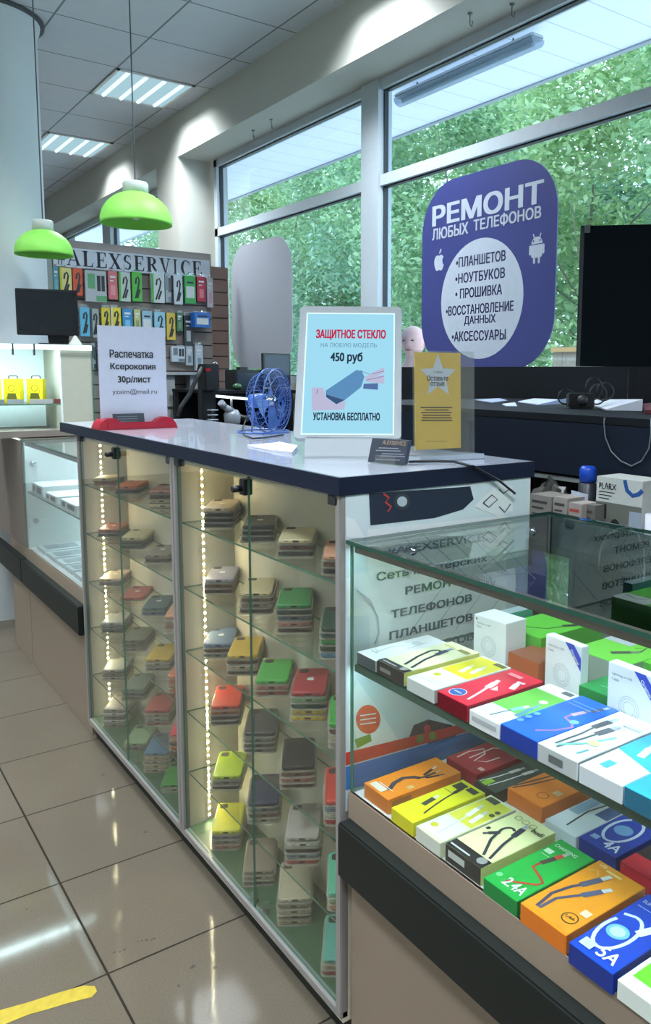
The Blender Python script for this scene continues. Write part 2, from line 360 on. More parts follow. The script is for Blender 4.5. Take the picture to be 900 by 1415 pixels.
# ------------------------------------------------------------------ counters and showcases
TALLFR = M('silver_cabinet_profile', (150, 146, 144), .4, .2)
CREAM = M('cream_laminate', (220, 214, 194), .55, 0, .05, 3)
GREENB = M('green_base_board', (52, 92, 62), .5, 0, .2, 12)
PLINTH = M('black_plinth', (26, 32, 30), .5)
REARM = M('mirrored_rear_door', (190, 205, 205), .03, 1)
XF, XB = .885, 1.075
SHZ = [1.055, .858, .66, .468, .272]
LEDW = glow('warm_led', (255, 240, 192), STRIP_WARM)
def tall_cabinet(y0, y1, label, split):
    t = thing('display_cabinet', label, 'display cabinet', (1.16, (y0+y1)/2, 0), 0, 'tall display cabinets full of phone cases')
    MB().box((XF+.03, y0, 0), (1.43, y1, .06)).build('plinth', PLINTH, t)
    MB().box((XF+.006, y0, .06), (1.44, y1, .085)).box((XF+.012, y0+.012, .085), (XB, y1-.012, .0895), 1).build('base_board', [CREAM, GREENB], t)
    MB().box((XF+.02, y1-.014, .085), (1.44, y1, 1.249)).build('side_panel', CREAM, t)
    MB().box((XF+.02, y0, .085), (1.44, y0+.014, 1.249)).build('side_panel', CREAM, t)
    MB().box((XB, y0+.014, .085), (XB+.016, y1-.014, 1.235)).build('back_panel', CREAM, t)
    MB().box((XF+.02, y0+.014, 1.232), (1.44, y1-.014, 1.249)).build('top_panel', CREAM, t)
    fr = MB()
    fr.box((XF, y0, .07), (XF+.02, y0+.02, 1.249)); fr.box((XF, y1-.02, .07), (XF+.02, y1, 1.249)); fr.box((XF, y0+.02, .07), (XF+.02, y1-.02, .09))
    fr.build('front_frame', TALLFR, t, bevel=.002)
    ym = (y0+y1)/2
    for a, b in ((y0+.016, ym), (ym+.002, y1-.016)): MB().box((1.436, a, .095), (1.441, b, 1.235)).build('rear_door', REARM, t)
    for z in SHZ:
        MB().panel((.905, y0+.016, z-.005), (XB-.002, y1-.016, z)).build('glass_shelf', [GLASS, GLASS_EDGE], t)
    for a, b in ((y0+.022, split-.0015), (split+.0015, y1-.022)):
        d = MB().panel((XF+.006, a, .092), (XF+.011, b, 1.243)).build('glass_door', [GLASS, GLASS_EDGE], t)
        e = a if a > split else b; s = 1 if a > split else -1
        if s > 0:
            k = MB(); k.box((XF-.004, e+.0, 1.195), (XF+.02, e+.028, 1.235)); k.tube([(XF-.004, e+.014, 1.212), (XF-.03, e+.014, 1.212)], [.009, .009], 12)
            k.build('door_lock', BLACK, d, bevel=.002)
        hg = y0+.03 if s < 0 else y1-.03
        MB().box((XF+.0, hg-.02, 1.225), (XF+.02, hg+.02, 1.247)).build('door_hinge', DARK, d, bevel=.002)
        MB().lathe([(0, 0), (.014, 0), (.014, .022), (.006, .026), (0, .026)], (XF+.022, (split-.03*s), .0895), 12).build('door_stop', CLEAR, d)
    st = MB(); ys = y1-.0145
    st.box((.966, ys-.0016, .10), (.976, ys, 1.232), 1)
    n = 52
    for k in range(n):
        z = .108+(1.225-.108)*k/(n-1)
        st.box((.9692, ys-.0026, z-.0019), (.9728, ys-.0016, z+.0019), 0)
    st.build('light_strip', [LEDW, M('cream_strip', (215, 205, 170), .5)], t)
    return t
tall_cabinet(1.375, 2.289, 'tall glass display cabinet of phone cases with its side poster, nearer of the two', 1.805)
tall_cabinet(2.291, 3.285, 'tall glass display cabinet of phone cases beside the low showcase on the left', 2.81)

ctop = thing('countertop', 'long glossy grey countertop with thick navy edge over the tall cabinets', 'countertop', (1.165, 2.43, 1.249))
mb = MB(); mb.box((.888, 1.378, 1.2492), (1.442, 3.494, 1.2872))
mb.build('worktop', M('grey_gloss_laminate', (186, 192, 206), .12, 0, .03, 8, 0, .4), ctop)
mb = MB()
mb.box((.880, 1.371, 1.2492), (.888, 3.501, 1.2868)); mb.box((.888, 1.371, 1.2492), (1.449, 1.378, 1.2868)); mb.box((1.442, 1.378, 1.2492), (1.449, 3.501, 1.2868)); mb.box((.888, 3.494, 1.2492), (1.442, 3.501, 1.2868))
mb.build('edge_band', M('navy_edge_band', (15, 25, 48), .5, 0, .05, 30, 0, 0, .3), ctop)

# low showcases: brown base, dark bumper, glass top, glass front
BROWN = M('taupe_laminate', (140, 124, 108), .55, 0, .05, 3)
BUMP = M('dark_bumper', (24, 29, 27), .5, 0, .1, 30, 0, 0, .3)
LEDC = glow('cool_led', (225, 248, 255), STRIP_COOL)
CASELED = glow('case_led', (205, 242, 250), CASE_LAMP*10)
MIRR = glassy('mirrored_back', (170, 190, 190), .58, .88, 2)
def low_case(y0, y1, label, glass_y0=None, name='low_showcase'):
    """front at x = .90, glass box from z .61 to 1.158"""
    t = thing(name, label, 'showcase', (1.2, (y0+y1)/2, 0), 0, 'low glass showcases')
    MB().box((.905, y0, 0), (1.5, y1, .60)).build('base', BROWN, t)
    MB().box((.897, y0, .553), (.905, y1, .612)).build('front_rail', BROWN, t)
    MB().box((.868, y0, .43), (.905, y1, .552)).build('bumper', BUMP, t, bevel=.004)
    MB().box((.905, y0+.008, .60), (1.49, y1-.008, .61)).build('bottom_board', WHITE, t)
    MB().panel((.893, y0, 1.150), (1.502, y1+.004, 1.158)).build('glass_top', [GLASS, GLASS_DARK], t)
    MB().panel((.899, y0+.004, .612), (.904, y1-.004, 1.150)).build('glass_front', [GLASS, GLASS_EDGE], t)
    return t
near = low_case(.34, 1.362, 'low glass showcase of cable boxes in the right foreground')
MB().panel((.906, 1.356, .612), (1.488, 1.361, 1.150)).build('glass_side', [GLASS, GLASS_EDGE], near)
MB().panel((.906, .341, .612), (1.488, .346, 1.150)).build('glass_side', [GLASS, GLASS_EDGE], near)
MB().panel((1.489, .346, .612), (1.495, 1.35, 1.148)).build('mirror_back', [MIRR, GLASS_EDGE], near)
MB().panel((.912, .35, .894), (1.42, 1.352, .90)).build('glass_shelf', [GLASS, GLASS_DARK], near)
pr = MB().box((.906, .35, 1.142), (.926, 1.352, 1.149)).box((.906, .35, 1.133), (.909, 1.352, 1.142)).box((.924, .35, 1.133), (.926, 1.352, 1.142)).build('light_profile', M('taupe_aluminium', (104, 98, 90), .4, .3), near)
MB().box((.913, .36, 1.1405), (.922, 1.34, 1.1415)).build('light_strip', CASELED, pr)
pr = MB().box((.906, .35, .887), (.926, 1.352, .8935)).box((.906, .35, .880), (.908, 1.352, .887)).build('added_shelf_profile', M('added_dark_green_profile', (44, 82, 68), .4), near)  # added profile hiding an extra strip under the shelf front
MB().box((.911, .36, .8855), (.924, 1.34, .8865)).build('light_strip', CASELED, pr)  # added light for the lower boxes, no strip known here
for x_ in (1.05, 1.42):
    k = MB(); k.lathe([(0, 0), (.011, 0), (.011, .014), (.004, .016), (.004, .022), (0, .022)], (x_, 1.3555, 1.12), 12, X=(1, 0, 0), Y=(0, 0, 1), Z=(0, -1, 0)); k.build('glass_clip', CHROME, near)

far = low_case(3.30, 4.318, 'low white-lit glass showcase of flat white boxes at the left edge')
WLAM = M('white_laminate', (222, 230, 230), .5)
MB().box((.906, 4.296, .61), (1.488, 4.316, 1.149)).build('side_panel', WLAM, far)
MB().box((1.478, 3.31, .61), (1.494, 4.296, 1.149)).build('back_panel', WLAM, far)
MB().panel((.906, 3.302, .612), (1.478, 3.307, 1.150)).build('glass_side', [GLASS, GLASS_EDGE], far)
MB().panel((.912, 3.31, .892), (1.40, 4.294, .898)).build('glass_shelf', [GLASS, GLASS_DARK], far)
pr = MB().box((1.44, 3.33, 1.130), (1.475, 4.28, 1.149)).build('light_profile', ALU, far)
MB().box((1.445, 3.34, 1.127), (1.47, 4.27, 1.1298)).build('light_strip', glow('far_case_led', (205, 242, 250), CASE_LAMP*22), pr)
pr = MB().box((.906, 3.33, 1.142), (.922, 4.28, 1.149)).box((.906, 3.33, 1.130), (.909, 4.28, 1.142)).build('light_profile', ALU, far)
MB().box((.911, 3.34, 1.1405), (.921, 4.27, 1.1415)).build('light_strip', CASELED, pr)
for y_, z_ in ((4.29, 1.04), (4.29, .75)):
    k = MB(); k.lathe([(0, 0), (.012, 0), (.012, .03), (0, .03)], (.94, y_, z_), 12, X=(1, 0, 0), Y=(0, 0, 1), Z=(0, -1, 0)); k.build('glass_clip', CHROME, far)
for z_ in (1.0, .87, .66):
    k = MB(); k.lathe([(0, 0), (.009, 0), (.009, .014), (0, .014)], (.93, 3.307, z_), 10, X=(1, 0, 0), Y=(0, 0, 1), Z=(0, 1, 0)); k.build('glass_clip', DARK, far)
# taupe end block of the counter, left of the glass
eb = thing('counter_block', 'taupe counter corner block at the left edge, left of the white-lit showcase', 'counter', (1.2, 4.6, 0))
MB().box((.897, 4.325, .61), (1.9, 4.98, 1.152)).build('cabinet_body', M('dark_taupe_laminate', (118, 106, 98), .55, 0, .05, 3), eb)
MB().box((.905, 4.325, .0), (1.9, 4.72, .609)).build('base', BROWN, eb)
MB().box((.868, 4.325, .43), (.905, 4.98, .552)).build('bumper', BUMP, eb, bevel=.004)
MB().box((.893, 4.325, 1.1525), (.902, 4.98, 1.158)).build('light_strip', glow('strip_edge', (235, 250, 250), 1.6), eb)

# lit showcase standing on the corner block
WARMW = M('white_showcase_board', (226, 236, 236), .5)
lc = thing('lit_showcase', 'tall white showcase with light strip along its top, yellow boxes inside', 'showcase', (1.0, 4.62, 1.159))
zb, zt = 1.159, 1.625
MB().box((.55, 4.42, zb), (1.285, 4.80, zb+.032)).build('base_board', M('taupe_board', (120, 112, 104), .5), lc)
MB().box((.55, 4.785, zb+.032), (1.285, 4.80, zt)).build('back_panel', WARMW, lc)
MB().box((.55, 4.42, zb+.032), (.565, 4.785, zt)).build('side_panel', WARMW, lc)
MB().box((1.132, 4.425, zb+.032), (1.285, 4.785, zt-.012)).build('side_panel', M('beige_panel', (176, 174, 158), .5), lc)
MB().box((1.124, 4.42, zb+.032), (1.131, 4.44, zt)).build('front_stile', WHITE, lc)
MB().panel((1.286, 4.42, zb+.032), (1.291, 4.80, zt)).build('glass_side', [GLASS, GLASS_EDGE], lc)
MB().box((.55, 4.42, zt), (1.285, 4.80, zt+.008)).build('top_panel', M('grey_glass_top', (150, 165, 168), .15), lc)
MB().panel((.567, 4.43, 1.322), (1.123, 4.784, 1.328)).build('glass_shelf', [GLASS, GLASS_EDGE], lc)
st = MB().box((.56, 4.408, zt-.02), (1.285, 4.42, zt+.004)).build('light_strip', glow('showcase_strip', (225, 250, 248), 2.6), lc)
MB().box((.57, 4.445, zt-.006), (1.12, 4.47, zt-.0005)).build('light_bar', glow('showcase_bar', (215, 248, 252), CASE_LAMP*24), lc)
for x_ in (.90, 1.0):
    MB().box((x_-.004, 4.404, zt-.05), (x_+.004, 4.42, zt+.006)).build('clip', DARK, lc)

def yellow_box(cx, label):
    t = thing('adapter_box', label, 'box', (cx, 4.57, 1.3285), R(-34), 'yellow adapter boxes in the lit showcase')
    W = WM[t.name]
    def p(x, y, z): return W @ V(x, y, z)
    YEL = M('yellow_card', (228, 208, 32), .5); b = MB()
    b.obox(p(0, 0, .063), W.to_3x3() @ V(.041, 0, 0), W.to_3x3() @ V(0, .026, 0), V(0, 0, .063)); b.build('carton', [YEL], t, bevel=.001)
    k = MB(); q = W.to_3x3()
    ln = [p(math.cos(a)*.016, -.0266, .078+math.sin(a)*.016) for a in [2*math.pi*i/20 for i in range(21)]]
    k.ribbon(ln, .003, q @ V(0, -1, 0)); k.sheet([p(-.026, -.0266, .022), p(.026, -.0266, .022), p(.020, -.0266, .052), p(-.020, -.0266, .052)])
    k.ribbon([p(-.025, -.0266, .05), p(-.025, -.0266, .1), p(.025, -.0266, .1), p(.025, -.0266, .05)], .002, q @ V(0, -1, 0))
    k.build('printed_picture', M('dark_olive_ink', (88, 84, 22), .5), t)
    h = MB(); h.tube([p(-.022, 0, .126), p(-.022, 0, .137), p(-.016, 0, .142), p(.016, 0, .142), p(.022, 0, .137), p(.022, 0, .126)], .003, 6); h.build('carry_handle', DARK, t)
yellow_box(PY(19, 540, 4.57).x, 'yellow adapter box, left of the two fully seen on the glass shelf')
yellow_box(PY(50.5, 540, 4.57).x, 'yellow adapter box, rightmost on the glass shelf by the beige panel')
yellow_box(PY(-12, 540, 4.57).x, 'yellow adapter box cut by the left edge of the photo')
tx_ = lambda px: PY(px, 555, 4.436).x
pp = [(tx_(-20), tx_(6), (120, 130, 134), 'grey price tag at the left end of the lit glass shelf'), (tx_(10), tx_(33), (150, 158, 160), 'grey price tag under the left yellow box'), (tx_(41), tx_(73), (168, 168, 166), 'pale grey price tag under the right yellow box'), (tx_(75), tx_(85), (120, 60, 60), 'dark red price tag at the right end of the lit shelf')]
for x0, x1, c, l in pp:
    tag(MB().box((x0, 4.436, 1.3285), (x1, 4.441, 1.352)).build('price_tag', M('tag_%d_%d' % c[:2], c, .6), origin=(x0, 4.436, 1.3285)), l, 'price tag', 'price tags in the lit showcase')
# ================================================================== phone cases
CC = {'beige': (196, 176, 150), 'charcoal': (48, 50, 54), 'black': (34, 35, 38), 'cream': (222, 208, 166), 'brown': (104, 76, 60), 'peach': (218, 160, 128),
      'lavender grey': (150, 146, 158), 'dark brown': (70, 52, 46), 'sand': (206, 190, 144), 'green': (52, 134, 74), 'dark green': (36, 70, 58), 'teal grey': (80, 104, 106),
      'pink-brown': (172, 118, 104), 'slate blue': (98, 118, 146), 'grey': (116, 116, 112), 'mustard': (206, 168, 66), 'bright green': (66, 166, 70), 'crimson': (172, 52, 62),
      'pale green': (140, 170, 130), 'yellow': (214, 184, 74), 'lime': (164, 190, 52), 'red': (206, 70, 58), 'graphite': (66, 68, 72), 'olive grey': (104, 108, 92),
      'navy': (44, 54, 84), 'stone': (172, 164, 154), 'white': (214, 212, 204), 'blue grey': (120, 136, 148), 'mint': (96, 184, 150), 'lemon': (214, 212, 60), 'taupe': (134, 122, 108),
      'pale beige': (190, 178, 150), 'sea green': (96, 170, 154), 'orange': (214, 112, 62), 'rust': (150, 78, 58), 'dusty red': (176, 86, 78), 'silver': (168, 172, 166), 'hot pink': (222, 60, 80),
      'clear beige': (196, 178, 140), 'sky blue': (88, 130, 160), 'green grey': (124, 136, 124), 'coral': (226, 122, 88), 'grass green': (58, 140, 62)}
CW, CL, CT, PITCHZ = .084, .161, .0105, .0152
def case_mesh():
    b = MB(); o = rrect(CW, CL, .011, 4)
    prof = [(0.986, 0), (1.0, .0025), (1.0, CT-.003), (.975, CT-.0008), (.93, CT)]
    for s_, z in prof: b.v += [V(x*(1-(1-s_)*(1.0 if 1 else 0)), y*(1-(1-s_)*.5), z) for x, y in o]
    n = len(o)
    for i in range(len(prof)-1):
        for k in range(n): b.f.append([i*n+k, i*n+(k+1) % n, (i+1)*n+(k+1) % n, (i+1)*n+k]); b.m.append(0); b.sm.append(True)
    b.f.append(list(range((len(prof)-1)*n, len(prof)*n))); b.m.append(0); b.sm.append(False)
    b.f.append(list(reversed(range(n)))); b.m.append(0); b.sm.append(False)
    return b
TMPL = {}
APPLE = [(0, .34), (.10, .37), (.22, .38), (.34, .30), (.38, .24), (.29, .14), (.28, .0), (.33, -.12), (.41, -.19), (.36, -.32), (.26, -.46), (.14, -.48), (0, -.43), (-.14, -.48), (-.26, -.45), (-.36, -.30), (-.42, -.10), (-.42, .10), (-.36, .26), (-.24, .36), (-.12, .37)]
LEAF = [(.0, .44), (.02, .56), (.10, .68), (.19, .72), (.18, .60), (.10, .48)]
def case_proto(col, logo):
    key = (col, logo)
    if key in TMPL: return TMPL[key]
    t = thing('phone_case', None, None); del_tag = t
    tray = MB(); o = rrect(CW+.008, CL+.008, .013, 4)
    tray.poly([(x, y, -.0008) for x, y in o], (0, 0, -.0026)); tray.build('clear_tray', TRAY, t)
    case_mesh().build('shell', M('silicone_'+col.replace(' ', '_').replace('-', '_'), CC[col], .42, 0, .06, 60), t)
    cut = MB(); cut.poly([(x-.022, y+.058, CT-.0004) for x, y in rrect(.024, .024, .007, 4)], (0, 0, .0012)); cut.build('camera_cutout', M('cutout_shade', (60, 56, 52), .6), t)
    nb = MB(); nb.poly([(x, -CL/2-.0003, CT*.48+y) for x, y in rrect(.016, .0045, .0021, 3)], (0, .001, 0)); nb.box((-.028, -CL/2-.0003, CT*.42), (-.018, -CL/2+.0005, CT*.55)).box((.018, -CL/2-.0003, CT*.42), (.028, -CL/2+.0005, CT*.55))
    nb.build('charging_slot', M('slot_shade', (40, 34, 32), .6), t)
    if logo:
        lg = MB()
        for P_ in (APPLE, LEAF): lg.sheet([(x*.022, y*.022+.004, CT+.0003) for x, y in P_])
        lg.build('logo', M('pale_logo', (226, 226, 220), .3), t)
    TMPL[key] = t; return t
used = set()
def copy_thing(src):
    r = src.copy(); COL.objects.link(r)
    for ch in list(src.children):
        c = ch.copy(); COL.objects.link(c); c.parent = r
    return r
ORD = ['first', 'second', 'third', 'fourth', 'fifth']
def place_case(col, logo, loc, rz, label, group):
    p = case_proto(col, logo)
    if (col, logo) in used: p = copy_thing(p)
    used.add((col, logo))
    p.location = loc; p.rotation_euler = (0, 0, rz)
    tag(p, label, 'phone case', group)
SHN = ['top shelf', 'second shelf', 'third shelf', 'fourth shelf', 'fifth shelf', 'bottom board']
def case_stack(px, py, lev, idx, cols, cab, logo=False, da=0):
    z = (SHZ+[.0895])[lev]
    A = PZ(px, py, z); ang = R(-33+da)
    ux = V(math.cos(ang), math.sin(ang), 0); uy = V(-math.sin(ang), math.cos(ang), 0)
    c = A + ux*(CW/2) + uy*(CL/2)
    ex = abs(ux.x)*(CW/2+.004)+abs(uy.x)*(CL/2+.004)
    c.x = min(max(c.x, .914+ex-.012), 1.072-ex+.010)
    n = len(cols)
    for k, col in enumerate(reversed(cols)):           # bottom one first
        j = n-1-k
        if n == 1: pos = 'only one'
        elif j == 0: pos = 'topmost'
        elif j == n-1: pos = 'lowest'
        else: pos = ORD[j]+' from top'
        dx, dy = rnd.uniform(-.0015, .0015), rnd.uniform(-.0015, .0015)
        place_case(col, logo and j == 0, (c.x+dx, c.y+dy, z+.0036+k*PITCHZ), ang+R(rnd.uniform(-1.2, 1.2)),
                   '%s phone case, %s of %s stack from left, %s, %s cabinet' % (col, pos, ORD[idx], SHN[lev], cab), 'phone cases on the cabinet shelves')
qa = lambda x, y: (235+x/3.75, 620+y/3.75)
qb = lambda x, y: (235+x/3.75, 850+y/3.75)
qc = lambda x, y: (235+x/3.75, 1080+y/3.75)
la = lambda x, y: (100+x/6, 600+y/6)
lb = lambda x, y: (100+x/6, 780+y/6)
lc_ = lambda x, y: (100+x/5.625, 960+y/5.625)
NEAR = [  # level, fn, pixel of the lower front-left corner, colours top to bottom, logo
 (0, qa, 190, 412, ['beige', 'charcoal', 'black', 'charcoal'], 1), (0, qa, 375, 485, ['charcoal', 'black', 'charcoal'], 1), (0, qa, 580, 560, ['cream', 'brown', 'charcoal'], 0), (0, qa, 815, 650, ['peach', 'brown', 'charcoal'], 0),
 (1, qa, 175, 755, ['lavender grey', 'brown', 'dark brown'], 1), (1, qa, 365, 860, ['sand', 'brown', 'taupe', 'dark brown'], 0), (1, qa, 560, 960, ['green', 'dark green', 'teal grey', 'pink-brown', 'dark brown'], 0), (1, qb, 795, 225, ['dark green', 'teal grey', 'green', 'dark green', 'sky blue'], 1),
 (2, qb, 180, 225, ['slate blue', 'brown', 'grey'], 1), (2, qb, 320, 310, ['mustard', 'brown', 'beige', 'dark brown'], 0), (2, qb, 455, 420, ['bright green', 'pink-brown', 'rust'], 0), (2, qb, 640, 550, ['crimson', 'pale green', 'dark green', 'yellow', 'yellow'], 1), (2, qb, 825, 690, ['bright green', 'brown', 'pale beige', 'stone'], 0),
 (3, qb, 210, 575, ['red', 'rust', 'charcoal', 'graphite'], 0), (3, qb, 385, 720, ['graphite', 'grey', 'olive grey', 'grey'], 0), (3, qb, 575, 905, ['black', 'brown', 'pink-brown', 'brown'], 0), (3, qc, 805, 230, ['red', 'blue grey', 'white', 'crimson'], 0),
 (4, qb, 215, 910, ['lime', 'olive grey', 'charcoal'], 0), (4, qc, 405, 220, ['navy', 'grey', 'brown', 'stone'], 0), (4, qc, 600, 435, ['stone', 'white', 'charcoal', 'blue grey', 'dusty red'], 0), (4, qc, 820, 670, ['mint', 'pale green', 'peach'], 0),
 (5, qc, 190, 365, ['lemon', 'grey', 'taupe', 'pink-brown'], 0), (5, qc, 355, 555, ['taupe', 'stone', 'grey'], 0), (5, qc, 530, 765, ['pale beige', 'taupe', 'pale beige', 'taupe', 'clear beige'], 0), (5, qc, 755, 1030, ['sea green', 'pale beige', 'rust'], 1)]
FARS = [
 (0, la, 170, 428, ['clear beige', 'rust'], 0), (0, la, 365, 495, ['orange', 'dark brown'], 0), (0, la, 558, 625, ['pink-brown', 'dark brown', 'clear beige', 'clear beige'], 1),
 (1, la, 207, 855, ['rust', 'charcoal'], 1), (1, la, 400, 955, ['sand', 'charcoal', 'dark green'], 1), (1, la, 597, 1070, ['taupe', 'charcoal'], 1),
 (2, lb, 232, 178, ['beige', 'grey'], 1), (2, lb, 418, 300, ['dusty red'], 1), (2, lb, 580, 425, ['teal grey', 'slate blue'], 1), (2, lb, 765, 572, ['peach', 'beige', 'pink-brown', 'beige'], 0),
 (3, lb, 252, 570, ['silver', 'blue grey', 'teal grey'], 0), (3, lb, 428, 720, ['olive grey', 'grey', 'taupe'], 0), (3, lb, 606, 885, ['mustard', 'stone', 'grey'], 0), (3, lb, 797, 1068, ['coral', 'orange', 'peach', 'orange'], 0),
 (4, lb, 256, 960, ['silver', 'grey', 'stone'], 0), (4, lb, 418, 1125, ['green grey', 'teal grey', 'grey'], 0), (4, lc_, 562, 248, ['dusty red', 'pale beige', 'stone', 'pink-brown'], 0), (4, lc_, 747, 440, ['hot pink', 'peach', 'brown', 'orange'], 0),
 (5, lc_, 235, 255, ['stone', 'white', 'grey', 'white', 'stone'], 0), (5, lc_, 382, 440, ['pale green', 'grey'], 0), (5, lc_, 530, 615, ['sky blue', 'clear beige', 'stone', 'clear beige', 'pale beige'], 0), (5, lc_, 658, 775, ['grass green', 'pale green'], 0)]
for rows, cab in ((NEAR, 'near'), (FARS, 'far')):
    seen = {}
    for lev, fn, x, y, cols, lg in rows:
        i = seen.get(lev, 0); seen[lev] = i+1
        px, py = fn(x, y); case_stack(px, py, lev, i, cols, cab, bool(lg), rnd.uniform(-2, 2))

# ================================================================== poster on the end of the tall cabinet
YP = 1.3735
def pp_(pts, dy=0): return [PY(x, y, YP-dy*2.2) for x, y in pts]
po = thing('wall_poster', 'large pale poster of gadgets with repair advert text on the cabinet end', 'poster', (1.165, YP, .56))
MB().box((.898, YP, .56), (1.436, 1.3749, 1.2485)).build('sheet', M('pale_blue_poster', (208, 222, 228), .5, 0, .05, 4), po)
pic = MB()
pm = [M('poster_navy', (28, 38, 58), .5), M('poster_white', (228, 234, 236), .5), M('poster_grey', (172, 188, 196), .5), M('poster_red', (196, 62, 48), .5), M('poster_blue', (70, 120, 190), .5), M('poster_orange', (226, 96, 60), .5), M('poster_dark', (52, 60, 66), .5), M('poster_green', (120, 150, 60), .5)]
pic.sheet(pp_([(510, 682), (598, 676), (650, 672), (655, 690), (640, 704), (600, 716), (512, 726)], .0002), 0)          # dark gadget along the top
pic.sheet(pp_([(478, 713), (490, 718), (500, 735), (506, 745), (480, 742)], .0002), 1)
pic.sheet(pp_([(479, 800), (500, 790), (520, 800), (528, 830), (520, 850), (480, 852)], .00025), 1)
for cx, cy, r_, mi in ((556, 693, 11, 6), (556, 693, 7, 2)):
    pic.sheet(pp_([(cx+r_*math.cos(a), cy+r_*math.sin(a)) for a in [2*math.pi*k/20 for k in range(20)]], .0004+.0001*(11-r_)), mi)
pic.ribbon(pp_([(530, 682), (538, 688), (533, 694), (541, 700), (536, 707)], .0004), .004, (0, -1, 0), 3)
pic.sheet(pp_([(655, 700), (690, 668), (708, 672), (709, 706), (690, 714)], .0002), 1)                                      # circuit drawing
for a in ([(668, 695), (680, 684), (688, 690), (676, 701), (668, 695)], [(690, 676), (696, 682), (704, 676)], [(690, 700), (698, 708), (706, 696)]):
    pic.ribbon(pp_(a, .0004), .003, (0, -1, 0), 6)
pic.sheet(pp_([(508, 732), (700, 712), (700, 884), (512, 912)], .0001), 1)                                               # text field
for k in range(5):
    x = 550+k*30; pic.ribbon(pp_([(x, 735-k), (x+70, 800), (x+20, 870)], .00015), .003, (0, -1, 0), 2)
pic.sheet(pp_([(478, 1040), (640, 1000), (700, 985), (700, 997), (640, 1013), (478, 1058)], .0004), 3)                    # red band
pic.sheet(pp_([(478, 1060), (640, 1014), (700, 999), (700, 1030), (640, 1050), (478, 1092)], .0003), 4)
pic.sheet(pp_([(494, 940), (482, 980), (500, 1045), (555, 1030), (530, 990)], .00025), 1)                                 # white cone
pic.sheet(pp_([(509+17*math.cos(a), 994+20*math.sin(a)) for a in [2*math.pi*k/24 for k in range(24)]], .0005), 5)
for k in range(3): pic.ribbon(pp_([(498, 989+6*k), (520, 986+6*k)], .0006), .0025, (0, -1, 0), 1)
pic.sheet(pp_([(490, 1022), (512, 1014), (514, 1024), (494, 1034)], .0006), 7)
pic.sheet(pp_([(565, 1020), (572, 1002), (592, 994), (625, 1002), (632, 1020), (600, 1030)], .0003), 6)                    # gamepad
for cx, cy, mi in ((581, 1021, 7), (591, 1007, 3), (598, 1017, 7)):
    pic.sheet(pp_([(cx+5*math.cos(a), cy+6*math.sin(a)) for a in [2*math.pi*k/14 for k in range(14)]], .0006), mi)
pic.tube(pp_([(494, 815), (512, 830), (523, 855), (524, 875), (518, 890)], .003), .0015, 6, 2)
pic.build('printed_picture', pm, po)
lt = MB()
def ptext(mb, s, bl, tr, plane, mi=0, bold=.02):
    a = plane(*bl); b = plane(*tr); d = b-a; up = V(0, 0, 1); r_ = V(d.x, d.y, 0)
    put_text(mb, s, a, r_.normalized(), up, r_.length, d.z, mi, bold)
pl = lambda x, y: PY(x, y, YP-.0016)
for s, bl, tr in (('#ALEXSERVICE', (534, 769), (668, 737)), ('Сеть мастерских', (521, 806), (673, 765)), ('РЕМОНТ', (561, 822), (634, 797)), ('ТЕЛЕФОНОВ', (541, 855), (652, 820)), ('ПЛАНШЕТОВ', (539, 884), (653, 847)), ('НОУТБУКОВ', (545, 912), (655, 873))):
    ptext(lt, s, bl, tr, pl, 0, .035 if s[0] in '#С' else .06)
lt.build('lettering', M('poster_ink', (92, 108, 114), .6), po)

